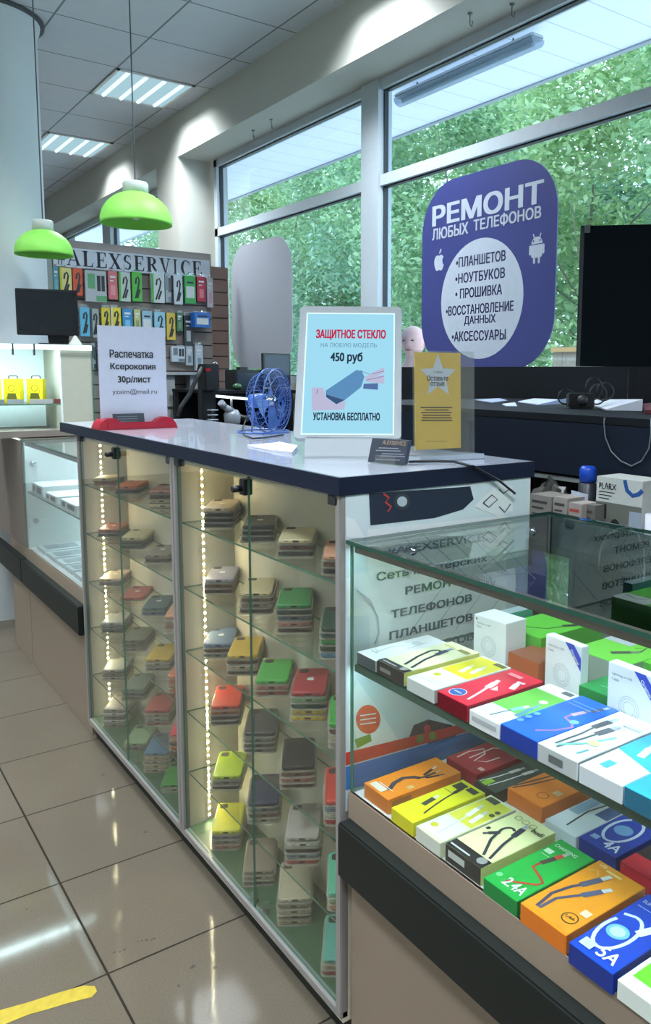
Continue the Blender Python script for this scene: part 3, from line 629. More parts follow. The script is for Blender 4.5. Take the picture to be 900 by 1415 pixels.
# ================================================================== cable boxes in the near showcase
PM = {}
def pmat(c):
    k = 'print_%d_%d_%d' % c
    return M(k, c, .38, 0, .03, 40, 0, .15)
CABLE = (52, 54, 66); W_ = (238, 240, 240)
def cable_box(label, x, y, z, wd, ln, h, top, side, decor=(), rot=0, group='cable boxes in the near showcase', name='cable_box'):
    """carton whose front-left lower corner is at x, y; width runs towards the viewer's right (-y), length away (+x)"""
    t = thing(name, label, 'box', (x, y, z), R(rot), group); Wt = WM[t.name]
    def p(u, v, k=0): return Wt @ V(u*ln, -v*wd, h+k)
    b = MB(); b.box((0, -wd, 0), (ln, 0, h)); b.v = [Wt @ q for q in b.v]
    ids = [1, 0, 1, 1, 1, 1]                                            # order: bottom, top, sides
    for i in range(6): b.m[i] = ids[i]
    b.build('carton', [pmat(top), pmat(side)], t, bevel=.0008)
    ax = Wt.to_3x3(); rt = ax @ V(0, -1, 0); up = ax @ V(1, 0, 0); nz = V(0, 0, 1)
    pic = MB(); tx = MB(); mats = []; tm = []
    def mi(c, lst):
        m = pmat(c)
        if m not in lst: lst.append(m)
        return lst.index(m)
    for i, d in enumerate(decor):
        k = .0003+.00012*i
        if d[0] == 'rect': _, u0, v0, u1, v1, c = d; pic.sheet([p(u0, v0, k), p(u1, v0, k), p(u1, v1, k), p(u0, v1, k)], mi(c, mats))
        elif d[0] == 'quad': pic.sheet([p(u, v, k) for u, v in d[1]], mi(d[2], mats))
        elif d[0] == 'line': pic.ribbon([p(u, v, k) for u, v in d[1]], d[2], nz, mi(d[3], mats))
        elif d[0] == 'disc':
            _, u, v, r_, c = d; o = p(u, v, k); pic.sheet([o+up*(r_*math.cos(a))+rt*(r_*math.sin(a)) for a in [2*math.pi*q/22 for q in range(22)]], mi(c, mats))
        elif d[0] == 'ring':
            _, u, v, r_, wr, c = d; o = p(u, v, k); pic.ribbon([o+up*(r_*math.cos(a))+rt*(r_*math.sin(a)) for a in [2*math.pi*q/24 for q in range(25)]], wr, nz, mi(c, mats))
        elif d[0] == 'plug':                                            # cable end: body and bright tip from (u0,v0) to (u1,v1)
            _, u0, v0, u1, v1, wr, c, c2 = d; a, e = p(u0, v0, k), p(u1, v1, k)
            pic.ribbon([a, a+(e-a)*.68], wr, nz, mi(c, mats)); pic.ribbon([a+(e-a)*.68, e], wr*.7, nz, mi(c2, mats))
        elif d[0] == 'text':
            _, s, u, v, Wd, Hd, c = d; put_text(tx, s, p(u, v, k+.0002), rt, up, Wd*wd, Hd*ln, mi(c, tm), .03)
        elif d[0] == 'front':                                           # patch on the front end face: v0,v1 across, z0,z1 up
            _, v0, v1, z0, z1, c = d; q = lambda v, zz: Wt @ V(-.0004-.0001*i, -v*wd, zz*h)
            pic.sheet([q(v0, z0), q(v1, z0), q(v1, z1), q(v0, z1)], mi(c, mats))
        elif d[0] == 'right':                                           # patch on the right side face
            _, u0, u1, z0, z1, c = d; q = lambda u, zz: Wt @ V(u*ln, -wd-.0004-.0001*i, zz*h)
            pic.sheet([q(u0, z0), q(u1, z0), q(u1, z1), q(u0, z1)], mi(c, mats))
    if pic.f: pic.build('printed_picture', mats, t)
    if tx.f: tx.build('lettering', tm, t)
    return t
def arc(u0, v0, ru, rv, a0, a1, n=14): return [(u0+ru*math.cos(R(a0+(a1-a0)*k/n)), v0+rv*math.sin(R(a0+(a1-a0)*k/n))) for k in range(n+1)]
LZ, UZ = .6105, .9005
OR, YE, GR, BL, RE, CY_ = (240, 140, 28), (232, 226, 30), (30, 168, 70), (22, 64, 170), (206, 32, 58), (40, 168, 222)
# bottom row, front
cable_box('orange cable box, leftmost of the front row on the case floor', .912, 1.325, LZ, .086, .196, .032, OR, (214, 118, 22),
  [('line', [(.12, .62), (.25, .42), (.4, .35), (.52, .48), (.56, .62), (.62, .66)], .006, CABLE), ('line', [(.14, .66), (.27, .47), (.41, .41), (.5, .54), (.54, .66)], .005, CABLE), ('plug', .62, .58, .86, .40, .007, (44, 40, 52), (210, 210, 210)), ('plug', .6, .66, .84, .64, .006, (44, 40, 52), (180, 180, 180)), ('plug', .6, .72, .82, .84, .006, (44, 40, 52), (90, 90, 90)), ('rect', .03, .12, .12, .62, (232, 224, 210)), ('line', [(.14, .2), (.14, .75)], .002, W_), ('rect', .30, .78, .38, .92, (226, 190, 120)), ('right', .05, .3, .2, .8, (160, 96, 36))])
cable_box('bright yellow cable box between the orange and pale boxes, front row', .903, 1.216, LZ, .070, .190, .030, YE, (214, 206, 30),
  [('line', [(.2, .8), (.42, .62), (.62, .5), (.74, .46)], .004, (60, 62, 40)), ('plug', .72, .46, .93, .38, .009, (52, 54, 44), (90, 90, 70)), ('plug', .30, .42, .56, .30, .012, (70, 74, 60), (220, 222, 210)), ('rect', .80, .10, .94, .45, (52, 56, 40)), ('rect', .86, .52, .95, .9, (60, 62, 44)), ('line', [(.7, .1), (.7, .5)], .002, (96, 96, 40))])
cable_box('pale yellow and white cable box, third in the front row', .902, 1.135, LZ, .072, .196, .030, (226, 228, 190), (214, 216, 204),
  [('rect', .40, .05, .96, .95, (220, 214, 70)), ('rect', .05, .06, .36, .95, (232, 234, 228)), ('line', [(.1, .6), (.4, .5), (.52, .44)], .004, (206, 208, 200)), ('plug', .52, .44, .78, .30, .011, (232, 234, 228), (190, 194, 190)), ('plug', .46, .74, .74, .62, .011, (236, 238, 230), (190, 194, 190)), ('rect', .88, .1, .97, .5, (70, 74, 60)), ('disc', .8, .84, .006, (80, 84, 60)), ('disc', .72, .84, .006, (80, 84, 60)), ('disc', .16, .25, .008, (206, 196, 40))])
cable_box('budi cable box, black-fronted with looped black cable, fourth in front row', .908, 1.054, LZ, .095, .190, .033, (232, 232, 172), (206, 204, 120),
  [('rect', .0, .0, .14, 1.0, (34, 34, 36)), ('front', .0, 1, 0, 1, (30, 30, 34)), ('front', .08, .55, .35, .75, (210, 212, 210)), ('line', [(.16, .72), (.4, .42), (.6, .30)]+arc(.6, .42, .1, .12, 270, 400), .006, CABLE), ('plug', .55, .36, .40, .18, .010, (44, 48, 62), (80, 80, 86)), ('line', [(.16, .88), (.42, .70), (.6, .62)], .006, CABLE), ('plug', .60, .62, .86, .52, .012, (56, 60, 78), (180, 182, 190)), ('ring', .88, .22, .007, .0012, (110, 108, 60)), ('ring', .88, .42, .007, .0012, (110, 108, 60)), ('ring', .88, .62, .007, .0012, (110, 108, 60)), ('text', 'budi', .80, .70, .27, .07, (40, 40, 36)), ('disc', .08, .85, .010, (150, 150, 150)), ('line', [(.04, .06), (.04, .60)], .004, (206, 206, 206)), ('rect', .48, .08, .53, .16, (50, 50, 50))])
cable_box('green 2.4A cable box with red braided cable, front row', .898, .942, LZ, .080, .196, .030, GR, (24, 120, 56),
  [('line', [(.12, .36), (.30, .86), (.36, .90), (.40, .72), (.46, .36), (.58, .38)], .005, (190, 52, 40)), ('plug', .56, .38, .86, .52, .011, (70, 66, 60), (190, 190, 180)), ('plug', .72, .45, .84, .51, .011, (196, 70, 50), (196, 200, 190)), ('text', '2.4A', .07, .36, .56, .12, (236, 246, 236)), ('text', 'CHARGING', .86, .10, .62, .045, (210, 240, 214)), ('rect', .72, .08, .79, .28, (210, 240, 214)), ('line', [(.68, .1), (.68, .36)], .0015, (190, 230, 200)), ('disc', .14, .14, .006, (120, 210, 140))])
cable_box('large orange 1.4A cable box with two grey plugs, front row', .897, .853, LZ, .097, .198, .034, (236, 150, 36), (206, 110, 26),
  [('line', [(.08, .22), (.3, .14), (.5, .22), (.6, .30)], .006, (70, 70, 96)), ('line', [(.08, .28), (.28, .28), (.42, .42), (.5, .5)], .006, (80, 80, 106)), ('plug', .58, .29, .88, .46, .013, (86, 88, 110), (206, 206, 206)), ('plug', .48, .49, .74, .70, .012, (86, 90, 120), (210, 212, 216)), ('ring', .18, .76, .013, .0022, (80, 60, 30)), ('text', '1,4A', .165, .67, .18, .035, (80, 60, 30)), ('rect', .28, .78, .36, .93, (226, 200, 170)), ('line', [(.8, .08), (.86, .2), (.8, .3)], .0015, (246, 200, 120)), ('rect', .90, .3, .93, .62, (246, 210, 140)), ('text', 'USB', .92, .12, .14, .04, (250, 220, 160))])
cable_box('blue 5A cable box with coiled white cable, nearest full box', .890, .744, LZ, .082, .196, .034, (24, 70, 190), (18, 46, 130),
  [('line', [(.62, .1), (.66, .3)]+arc(.40, .36, .26, .30, 0, 300, 18), .006, (216, 226, 240)), ('disc', .40, .36, .018, (120, 190, 226)), ('disc', .40, .36, .012, (190, 220, 236)), ('plug', .5, .62, .8, .86, .014, (232, 236, 242), (196, 200, 208)), ('text', '5A', .06, .48, .40, .13, (240, 244, 250)), ('rect', .06, .1, .16, .36, (200, 214, 236)), ('text', 'SUPER FAST', .86, .1, .6, .04, (190, 210, 240)), ('line', [(.80, .1), (.80, .6)], .0015, (190, 210, 240))])
cable_box('white and lime cable box in the bottom right corner of the photo', .892, .655, LZ, .085, .196, .030, (230, 236, 230), (206, 214, 206), [('rect', .12, .1, .6, .9, (110, 210, 50)), ('rect', .3, .3, .5, .45, (160, 230, 110))])
# bottom row, behind
cable_box('dark red cable box with white cables, behind the orange box', 1.122, 1.305, LZ, .100, .19, .036, (168, 36, 46), (140, 26, 38), [('line', [(.1, .15), (.3, .1), (.5, .2), (.42, .4), (.2, .5), (.3, .7), (.5, .72)], .004, (226, 206, 206)), ('line', [(.2, .34), (.6, .3), (.7, .5)], .004, (226, 206, 206)), ('rect', .1, .8, .16, .95, (226, 190, 190))])
cable_box('grey-black box with two white plugs, behind the yellow boxes', 1.112, 1.200, LZ, .064, .17, .028, (60, 66, 60), (50, 54, 52), [('line', [(.05, .1), (.3, .25), (.5, .3)], .003, W_), ('plug', .5, .3, .75, .36, .010, (222, 222, 218), (180, 180, 180)), ('line', [(.05, .5), (.3, .6), (.6, .66)], .003, W_), ('plug', .6, .66, .85, .72, .010, (222, 222, 218), (180, 180, 180)), ('rect', .03, .2, .2, .45, (160, 210, 60))])
cable_box('orange box with black cables behind the budi box', 1.140, 1.130, LZ, .097, .18, .034, (226, 128, 40), (206, 110, 36), [('line', [(.1, .02), (.3, .1), (.6, .2), (.9, .3)], .005, (70, 60, 54)), ('line', [(.05, .06), (.25, .2), (.6, .34), (.9, .4)], .005, (70, 60, 54)), ('ring', .2, .68, .012, .002, (120, 70, 30)), ('rect', .32, .72, .42, .9, (226, 190, 150))])
cable_box('white and blue cable box behind the green 2.4A box', 1.120, 1.006, LZ, .078, .18, .030, (214, 222, 226), (196, 204, 208), [('line', [(.1, .5), (.5, .4), (.9, .55)], .004, (60, 60, 60)), ('rect', .35, .05, .95, .35, (150, 180, 206)), ('rect', .5, .6, .95, .98, (70, 96, 140))])
cable_box('blue 4A box with coiled white cable, behind the orange 1.4A box', 1.122, .923, LZ, .084, .18, .034, (24, 60, 160), (18, 44, 120), [('line', arc(.46, .44, .28, .32, 20, 330, 18), .006, (200, 214, 232)), ('disc', .46, .44, .018, (110, 160, 206)), ('text', '4A', .06, .50, .40, .13, (232, 240, 248)), ('rect', .1, .12, .18, .3, (150, 180, 220))])
cable_box('red and black box at the right edge of the back row', 1.120, .828, LZ, .085, .18, .034, (46, 40, 44), (190, 30, 50), [('rect', .0, .0, .25, 1, (196, 36, 56)), ('line', [(.4, .2), (.6, .5), (.5, .8)], .005, (200, 60, 60))])
# upper shelf, front
cable_box('thin white cable box with faint picture, leftmost on the glass shelf', .906, 1.343, UZ, .068, .19, .024, (222, 230, 230), (60, 76, 84),
  [('line', [(.15, .4), (.4, .25), (.6, .5), (.5, .7), (.8, .6)], .003, (170, 186, 192)), ('disc', .7, .45, .012, (196, 208, 212)), ('line', [(.15, .15), (.15, .5)], .002, (120, 130, 136)), ('line', [(.2, .15), (.2, .35)], .0015, (120, 130, 136))])
cable_box('black-fronted pale yellow box with looped cable on the glass shelf', .908, 1.272, UZ, .088, .196, .027, (226, 230, 190), (216, 214, 110),
  [('rect', 0, 0, .1, 1, (34, 34, 38)), ('front', 0, 1, 0, 1, (26, 26, 30)), ('front', .1, .5, .3, .6, (130, 130, 130)), ('line', [(.14, .6), (.4, .36), (.6, .24)]+arc(.6, .36, .09, .12, 270, 410), .006, CABLE), ('line', [(.14, .85), (.4, .62), (.6, .52)], .006, CABLE), ('plug', .58, .53, .84, .42, .012, (66, 76, 100), (140, 160, 200)), ('line', [(.04, .1), (.04, .6)], .003, (206, 206, 206)), ('disc', .06, .82, .009, (150, 150, 150)), ('rect', .84, .6, .9, .95, (150, 150, 90)), ('line', [(.86, .1), (.86, .5)], .003, (200, 196, 60))])
cable_box('white and yellow cable box beside the red box on the glass shelf', .902, 1.168, UZ, .082, .196, .026, (230, 234, 226), (196, 204, 200),
  [('rect', .42, .04, .97, .96, (222, 216, 40)), ('plug', .5, .5, .74, .35, .011, (236, 238, 226), (216, 216, 190)), ('plug', .56, .72, .8, .6, .011, (236, 238, 226), (216, 216, 190)), ('disc', .28, .3, .008, (210, 200, 50)), ('rect', .9, .6, .97, .95, (90, 90, 40)), ('line', [(.1, .2), (.1, .7)], .002, (190, 194, 194))])
cable_box('red cable box with white plug and blue sticker on the glass shelf', .899, 1.074, UZ, .082, .19, .030, (222, 36, 66), (150, 22, 44),
  [('line', [(.1, .75), (.3, .62), (.46, .5)], .005, (240, 210, 216)), ('plug', .44, .52, .66, .36, .013, (240, 226, 228), (226, 206, 210)), ('plug', .6, .9, .8, .7, .012, (240, 226, 228), (226, 206, 210)), ('disc', .14, .32, .017, (226, 226, 236)), ('disc', .14, .32, .015, (50, 90, 170)), ('line', [(.14, .2), (.14, .44)], .004, (180, 210, 236)), ('quad', [(.42, .66), (.54, .60), (.46, .8)], (236, 210, 214)), ('rect', .84, .2, .9, .6, (236, 150, 160)), ('disc', .78, .84, .005, (240, 200, 206))])
cable_box('green and white cable box between the red and blue boxes', .897, .985, UZ, .075, .2, .027, (226, 234, 236), (206, 212, 212),
  [('rect', .26, .02, .82, .98, (110, 200, 80)), ('line', [(.06, .5), (.2, .55), (.3, .6)], .003, (80, 110, 120)), ('plug', .28, .6, .46, .7, .011, (130, 190, 196), (230, 236, 236)), ('plug', .22, .9, .55, .8, .010, (90, 150, 170), (120, 160, 190)), ('disc', .62, .74, .008, (230, 236, 230)), ('rect', .9, .6, .97, .9, (80, 90, 96)), ('front', .1, .9, .4, .7, (160, 166, 168))])
cable_box('blue cable box with pink zigzag cable on the glass shelf', .896, .908, UZ, .083, .2, .03, (24, 104, 226), (16, 50, 140),
  [('line', [(.14, .62), (.26, .84), (.42, .96), (.48, .82), (.52, .56), (.62, .56)], .005, (170, 120, 206)), ('plug', .60, .57, .80, .66, .010, (206, 180, 190), (120, 130, 160)), ('plug', .78, .7, .97, .80, .010, (80, 90, 120), (160, 180, 210)), ('line', [(.78, .1), (.78, .7)], .002, (130, 190, 250)), ('line', [(.84, .1), (.84, .8)], .002, (130, 190, 250)), ('disc', .18, .12, .006, (110, 170, 240)), ('disc', .28, .12, .006, (110, 170, 240)), ('disc', .38, .12, .006, (110, 170, 240)), ('disc', .5, .84, .008, (120, 180, 236))])
cable_box('white cable box with two dark plugs on the glass shelf', .895, .824, UZ, .080, .2, .030, (222, 234, 238), (168, 176, 176),
  [('line', [(.1, .22), (.4, .24), (.6, .20)], .005, (90, 100, 104)), ('plug', .56, .20, .86, .24, .013, (84, 92, 100), (176, 186, 196)), ('line', [(.06, .34), (.36, .42), (.5, .44)], .005, (90, 100, 104)), ('plug', .48, .44, .74, .5, .014, (84, 92, 100), (176, 186, 196)), ('line', [(.1, .3), (.3, .6), (.56, .78)], .005, (120, 200, 190)), ('disc', .34, .68, .010, (206, 206, 150)), ('line', [(.1, .75), (.22, .8)], .004, (120, 190, 200)), ('rect', .78, .5, .84, .9, (206, 212, 214)), ('front', .3, .65, .3, .7, (90, 96, 96))])
cable_box('white box with cyan corner and white plugs on the glass shelf', .895, .741, UZ, .078, .2, .028, (222, 234, 238), (186, 196, 200),
  [('quad', [(.45, 0), (1, 0), (1, 1), (.32, 1)], (50, 170, 226)), ('plug', .46, .5, .72, .35, .012, (226, 240, 248), (200, 226, 240)), ('plug', .5, .9, .84, .7, .012, (226, 240, 248), (200, 226, 240)), ('rect', .12, .22, .24, .4, (80, 180, 226))])
cable_box('cyan cable box at the right edge of the glass shelf', .895, .660, UZ, .085, .2, .030, (50, 176, 226), (30, 96, 120), [('line', [(.3, .3), (.3, .8)], .006, (160, 220, 240)), ('line', [(.5, .2), (.5, .7)], .004, (160, 220, 240))])
# upper shelf, behind the standing boxes
cable_box('green box with black cable behind the white standing box', 1.20, 1.225, UZ, .12, .20, .06, (96, 200, 60), (80, 170, 60), [('line', [(.1, .2), (.2, .5), (.3, .7), (.55, .8)], .004, (36, 38, 40)), ('plug', .5, .75, .7, .9, .014, (36, 40, 42), (60, 60, 60)), ('rect', .72, .0, 1, .8, (196, 206, 206)), ('line', [(.8, .1), (.86, .4), (.78, .6)], .004, (50, 54, 56))])
cable_box('brown-orange flat box between the standing white boxes', 1.13, 1.128, UZ, .085, .13, .04, (140, 84, 60), (176, 96, 56), [])
cable_box('light green box with dark plug behind the Original box', 1.22, 1.04, UZ, .13, .2, .055, (110, 206, 70), (150, 170, 160), [('plug', .2, .5, .45, .75, .014, (70, 76, 70), (120, 126, 120)), ('line', [(.45, .75), (.6, .7), (.5, .6)], .004, (50, 54, 50)), ('rect', .5, .0, .95, .5, (170, 186, 190))])
cable_box('dark green box low between the two Original boxes', 1.12, .935, UZ, .085, .12, .035, (36, 150, 76), (30, 130, 66), [('line', [(.5, .3), (.6, .7)], .004, (150, 200, 170)), ('line', [(.25, .3), (.3, .8)], .003, (120, 190, 150))])
cable_box('bright green box under the plastic bag at the back right', 1.26, .90, UZ, .14, .15, .06, (100, 200, 60), (90, 170, 70), [])
cable_box('teal carton behind the leftmost standing white box', 1.16, 1.262, UZ, .03, .15, .075, (150, 176, 180), (70, 140, 140), [])
def standing_box(x, y, wd, hh, dp, label, ribbon, rot=0):
    t = thing('standing_box', label, 'box', (x, y, UZ), R(rot), 'white boxes standing on the near glass shelf'); Wt = WM[t.name]
    b = MB(); b.box((0, -wd, 0), (dp, 0, hh)); b.v = [Wt @ q for q in b.v]; b.build('carton', M('white_card_box', (226, 234, 238), .45), t, bevel=.001)
    def p(v, z, k): return Wt @ V(-k, -v*wd, z*hh)
    ax = Wt.to_3x3(); rt = ax @ V(0, -1, 0)
    pic = MB()
    for r_ in (.021, .017, .012):
        o = p(.48, .36, .0004); pic.ribbon([o+rt*(r_*math.cos(a))+V(0, 0, r_*math.sin(a)) for a in [2*math.pi*q/28 for q in range(29)]], .0016, ax @ V(-1, 0, 0), 0)
    mats = [M('pale_grey_ink', (196, 206, 210), .5), M('blue_ribbon', (40, 70, 186), .4)]
    if ribbon: pic.sheet([p(.56, 1, .0006), p(.80, 1, .0006), p(1, .80, .0006), p(1, .56, .0006)], 1)
    pic.build('printed_picture', mats, t)
    tx = MB(); INK = [M('grey_ink', (110, 118, 122), .5), M('white_ink', (236, 240, 246), .5)]
    put_text(tx, 'Lightning to USB', p(.09, .81, .0008), rt, V(0, 0, 1), wd*.44, hh*.05, 0, 0); tx.build('lettering', INK, t); tx = MB()
    put_text(tx, 'Cable', p(.09, .73, .0008), rt, V(0, 0, 1), wd*.16, hh*.045, 0, 0); tx.build('lettering', INK, t); tx = MB()
    if ribbon:
        dv = (rt*wd*.36 - V(0, 0, hh*.36)).normalized(); un = (rt*hh*.36+V(0, 0, wd*.36)).normalized()
        put_text(tx, 'Original', p(.655, .915, .0008)+dv*.006-un*.001, dv, un, .030, .0075, 1, .02)
    else:
        for P_ in (APPLE, LEAF): tx.sheet([p(.1, .92, .0008)+rt*(a*.006)+V(0, 0, b_*.006) for a, b_ in P_], 0)
    tx.build('lettering' if ribbon else 'logo', INK, t)
standing_box(1.13, 1.232, .092, .093, .062, 'white cable carton standing leftmost on the near glass shelf', False, 3)
standing_box(1.128, 1.026, .092, .105, .020, 'white carton with blue Original ribbon, standing mid glass shelf', True, -3)
standing_box(1.10, .855, .098, .108, .022, 'white carton with blue Original ribbon, cut by the right photo edge', True, -2)
# crumpled clear bag at the back right of the shelf
def bag(name, c, sx, sy, sz, seed, label, mat_):
    r2 = random.Random(seed); b = MB(); b.ball((0, 0, 0), 1, n=18)
    for q in b.v:
        k = 1+r2.uniform(-.22, .22); q.x *= k*sx; q.y *= k*sy; q.z = max(q.z*k*sz, -sz*.8)
    b.v = [q+Vector(c) for q in b.v]; b.sm = [False]*len(b.sm)
    tag(b.build(name, mat_, origin=Vector(c)-V(0, 0, sz*.8)), label, 'bag')
bag('plastic_bag', (1.30, .80, UZ+.095), .07, .07, .04, 3, 'crumpled clear plastic bag over the green boxes at the right', CLEAR)

# white boxes in the far showcase
def flat_box(x, y, z, wx, wy, h, label, c=(226, 236, 238)):
    t = thing('flat_box', label, 'box', (x, y, z), 0, 'white boxes in the far showcase')
    b = MB().box((x, y-wy, z), (x+wx, y, z+h)); b.build('carton', M('carton_%d' % c[0], c, .45), t, bevel=.001)
    MB().box((x-.0006, y-wy*.85, z+h*.2), (x, y-wy*.45, z+h*.8)).box((x-.0006, y-wy*.3, z+h*.2), (x, y-wy*.12, z+h*.8)).build('printed_label', M('grey_label_ink', (110, 118, 120), .5), t)
flat_box(.925, 4.26, .899, .22, .22, .05, 'deepest white box, left end of the far upper glass shelf')
flat_box(.925, 3.99, .899, .20, .20, .034, 'white box with grey label, mid far upper glass shelf')
flat_box(.925, 3.73, .899, .22, .26, .036, 'long white box, right end of the far upper glass shelf')
rows = [(.93, 4.24, .20, .16), (.93, 4.05, .22, .15), (.93, 3.87, .2, .13), (.93, 3.72, .22, .12), (.93, 3.57, .22, .11), (.93, 3.44, .2, .10)]
for i, (x, y, wx, wy) in enumerate(rows):
    t = thing('phone_box', ['leftmost flat pale box on the far case floor', 'second flat pale box on the far case floor', 'third flat pale box on the far case floor, beside a yellow sticker', 'fourth flat pale box on the far case floor', 'fifth flat pale box on the far case floor', 'flat pale box nearest the tall cabinet, far case floor'][i], 'box', (x, y, .6105), 0, 'flat boxes on the far case floor')
    MB().box((x, y-wy, .6105), (x+wx, y, .632)).build('carton', M('pale_carton', (206, 218, 224), .45), t, bevel=.001)
    MB().box((x+.02, y-wy*.8, .632), (x+wx-.03, y-wy*.2, .6335)).build('phone_picture', M('dim_grey_ink', (150, 162, 172), .35), t)
    if i == 2: MB().box((x+.10, y-wy*.5, .6335), (x+.13, y-wy*.25, .6345)).build('yellow_sticker', M('sticker_yellow', (220, 216, 60), .5), t)
# ================================================================== on the countertop
ZT = 1.2873
UP = V(0, 0, 1)
def plane_axes(a, b, lean):
    """frame of an upright sheet whose foot runs from a to b (left to right), leaning back by `lean` degrees"""
    a, b = Vector(a), Vector(b); r_ = (b-a).normalized(); n = r_.cross(UP)
    u_ = UP*math.cos(R(lean)) - n*math.sin(R(lean)); n2 = r_.cross(u_)
    return a, r_, u_, n2
class Sheet:
    def __init__(s, a, b, lean): s.a, s.r, s.u, s.n = plane_axes(a, b, lean); s.n0 = s.r.cross(UP)
    def uv(s, px, py): p = PV(px, py, s.a, s.n)-s.a; return p.dot(s.r), p.dot(s.u)
    def p(s, x, y, k=0): return s.a+s.r*x+s.u*y+s.n*k
    def rect(s, mb, x0, y0, x1, y1, k0, k1, mi=0): mb.poly([s.p(x0, y0, k0), s.p(x1, y0, k0), s.p(x1, y1, k0), s.p(x0, y1, k0)], s.n*(k1-k0), mi)
    def text(s, mb, t, bl, tr, k, mi=0, bold=.02):
        x0, y0 = s.uv(*bl); x1, y1 = s.uv(*tr); put_text(mb, t, s.p(x0, y0, k), s.r, s.u, x1-x0, y1-y0, mi, bold)
def avg(*v): return sum(v)/len(v)

# light box sign
fb = PZ(432, 632, ZT); S = Sheet(fb, fb+_r0*.3, 27)
tl, tr_, br, bl = S.uv(420, 424), S.uv(559, 423), S.uv(551, 600), S.uv(400, 612)
x0, x1, y0, y1 = avg(tl[0], bl[0]), avg(tr_[0], br[0]), avg(bl[1], br[1]), avg(tl[1], tr_[1])
t = thing('light_box', 'lit tempered-glass price poster in grey frame standing on the countertop', 'light box', S.p((x0+x1)/2, 0))
fm = M('warm_grey_frame', (152, 160, 166), .45)
b = MB(); cxx, cyy = (x0+x1)/2, (y0+y1)/2
b.poly([S.p(cxx+x, cyy+y, 0) for x, y in rrect(x1-x0, y1-y0, .012, 4)], S.n*-.022); b.build('frame', fm, t)
p0, p1 = S.uv(415.5, 599), S.uv(547, 435)
qx0, qx1, qy0, qy1 = avg(S.uv(428, 436)[0], S.uv(415.5, 599)[0]), avg(S.uv(548, 435)[0], S.uv(539, 599)[0]), p0[1], p1[1]
b = MB(); S.rect(b, qx0, qy0, qx1, qy1, .0004, .002); b.build('lit_sheet', glow('lit_poster', (156, 214, 236), .9), t)
b = MB(); d_ = .0035
for a_ in ((qx0-d_, qy0-d_, qx1+d_, qy0), (qx0-d_, qy1, qx1+d_, qy1+d_), (qx0-d_, qy0, qx0, qy1), (qx1, qy0, qx1+d_, qy1)): S.rect(b, *a_, .0003, .0022)
b.build('lit_rim', glow('lit_rim', (214, 246, 255), 1.05), t)
def lsp(px, py, k=.0026): x, y = S.uv(px, py); return S.p(x, y, k)
b = MB()
quad = lambda pts, mi, k=.0026: b.sheet([lsp(400+x/5.294, 410+y/5.294, k) for x, y in pts], mi)
quad([(268, 690), (490, 540), (530, 545), (550, 590), (525, 665), (405, 760), (275, 720)], 0); quad([(268, 690), (275, 720), (405, 760), (345, 790), (270, 738)], 1, .0028)
quad([(545, 640), (650, 636), (648, 684), (540, 676)], 4, .0027)
quad([(555, 590), (640, 545), (694, 520), (694, 560), (620, 592), (694, 575), (694, 640), (565, 628)], 2, .0029); quad([(165, 668), (250, 668), (268, 740), (340, 788), (415, 765), (400, 828), (165, 838)], 2, .0027)
for c_ in ([(200, 715), (208, 678)], [(560, 615), (694, 585)], [(600, 570), (694, 548)], [(520, 545), (590, 572)]): b.ribbon([lsp(400+x/5.294, 410+y/5.294, .0031) for x, y in c_], .0012, S.n, 3)
b.build('printed_picture', [glow('backlit_blue', (92, 140, 184), .9), glow('backlit_dark_blue', (60, 84, 120), .9), glow('backlit_skin', (178, 178, 206), .95), glow('backlit_line', (90, 84, 120), .9), glow('backlit_cuff', (84, 110, 160), .9)], t)
for w_, p_a, p_b, m_, bo in (('ЗАЩИТНОЕ СТЕКЛО', (437, 470), (533, 457), glow('backlit_red', (196, 50, 84), .8), .09), ('НА ЛЮБУЮ МОДЕЛЬ', (443.5, 481.5), (521, 475), glow('backlit_grey', (96, 130, 160), .9), 0),
        ('450 руб', (457, 503), (501, 488), glow('backlit_black', (44, 62, 82), .7), .07), ('УСТАНОВКА БЕСПЛАТНО', (433, 581), (525, 571.5), glow('backlit_black', (44, 62, 82), .7), .09)):
    b = MB(); S.text(b, w_, p_a, p_b, .003, 0, bo); b.build('lettering', m_, t)
b = MB(); sx0, sx1 = x0+.03, x1-.012
b.poly([S.p(sx0, 0, 0), S.p(sx1, 0, 0), S.p(sx1, y0+.004, 0), S.p(sx0, y0+.004, 0)], S.n0*-.03); b.build('stand_panel', fm, t)
b = MB(); b.poly([S.p(sx0, 0)+S.n0*.03+UP*.0004, S.p(sx1, 0)+S.n0*.03+UP*.0004, S.p(sx1, 0)+S.n0*.001+UP*.0004, S.p(sx0, 0)+S.n0*.001+UP*.0004], (0, 0, .004)); b.build('acrylic_foot', CLEAR, t)

# star leaflet in an acrylic holder
S = Sheet((1.194, 1.536, ZT), (1.381, 1.520, ZT), 2)
t = thing('leaflet_holder', 'acrylic holder with yellow star leaflet, right end of the countertop', 'leaflet holder', (1.285, 1.53, ZT))
lx0, ly0 = S.uv(574, 622); lx1, ly1 = S.uv(636.5, 488); px1, py1 = S.uv(655, 487)
b = MB(); S.rect(b, lx0-.004, .012, px1, ly1+.004, .001, .003); S.rect(b, lx0-.004, .012, px1, ly1+.004, -.003, -.001); b.build('acrylic_sheet', CLEAR, t)
b = MB(); b.poly([S.p(lx0-.012, 0, .04), S.p(px1+.002, 0, .04), S.p(px1+.002, 0, -.04), S.p(lx0-.012, 0, -.04)], (0, 0, .012)); b.build('acrylic_base', glassy('frosted_base', (236, 240, 242), .08, .6, 3, .45, (206, 216, 226)), t, bevel=.001)
b = MB(); S.rect(b, lx0, max(ly0, .013), lx1, ly1, -.0006, .0006); b.build('leaflet', M('ochre_leaflet', (224, 184, 76), .6), t)
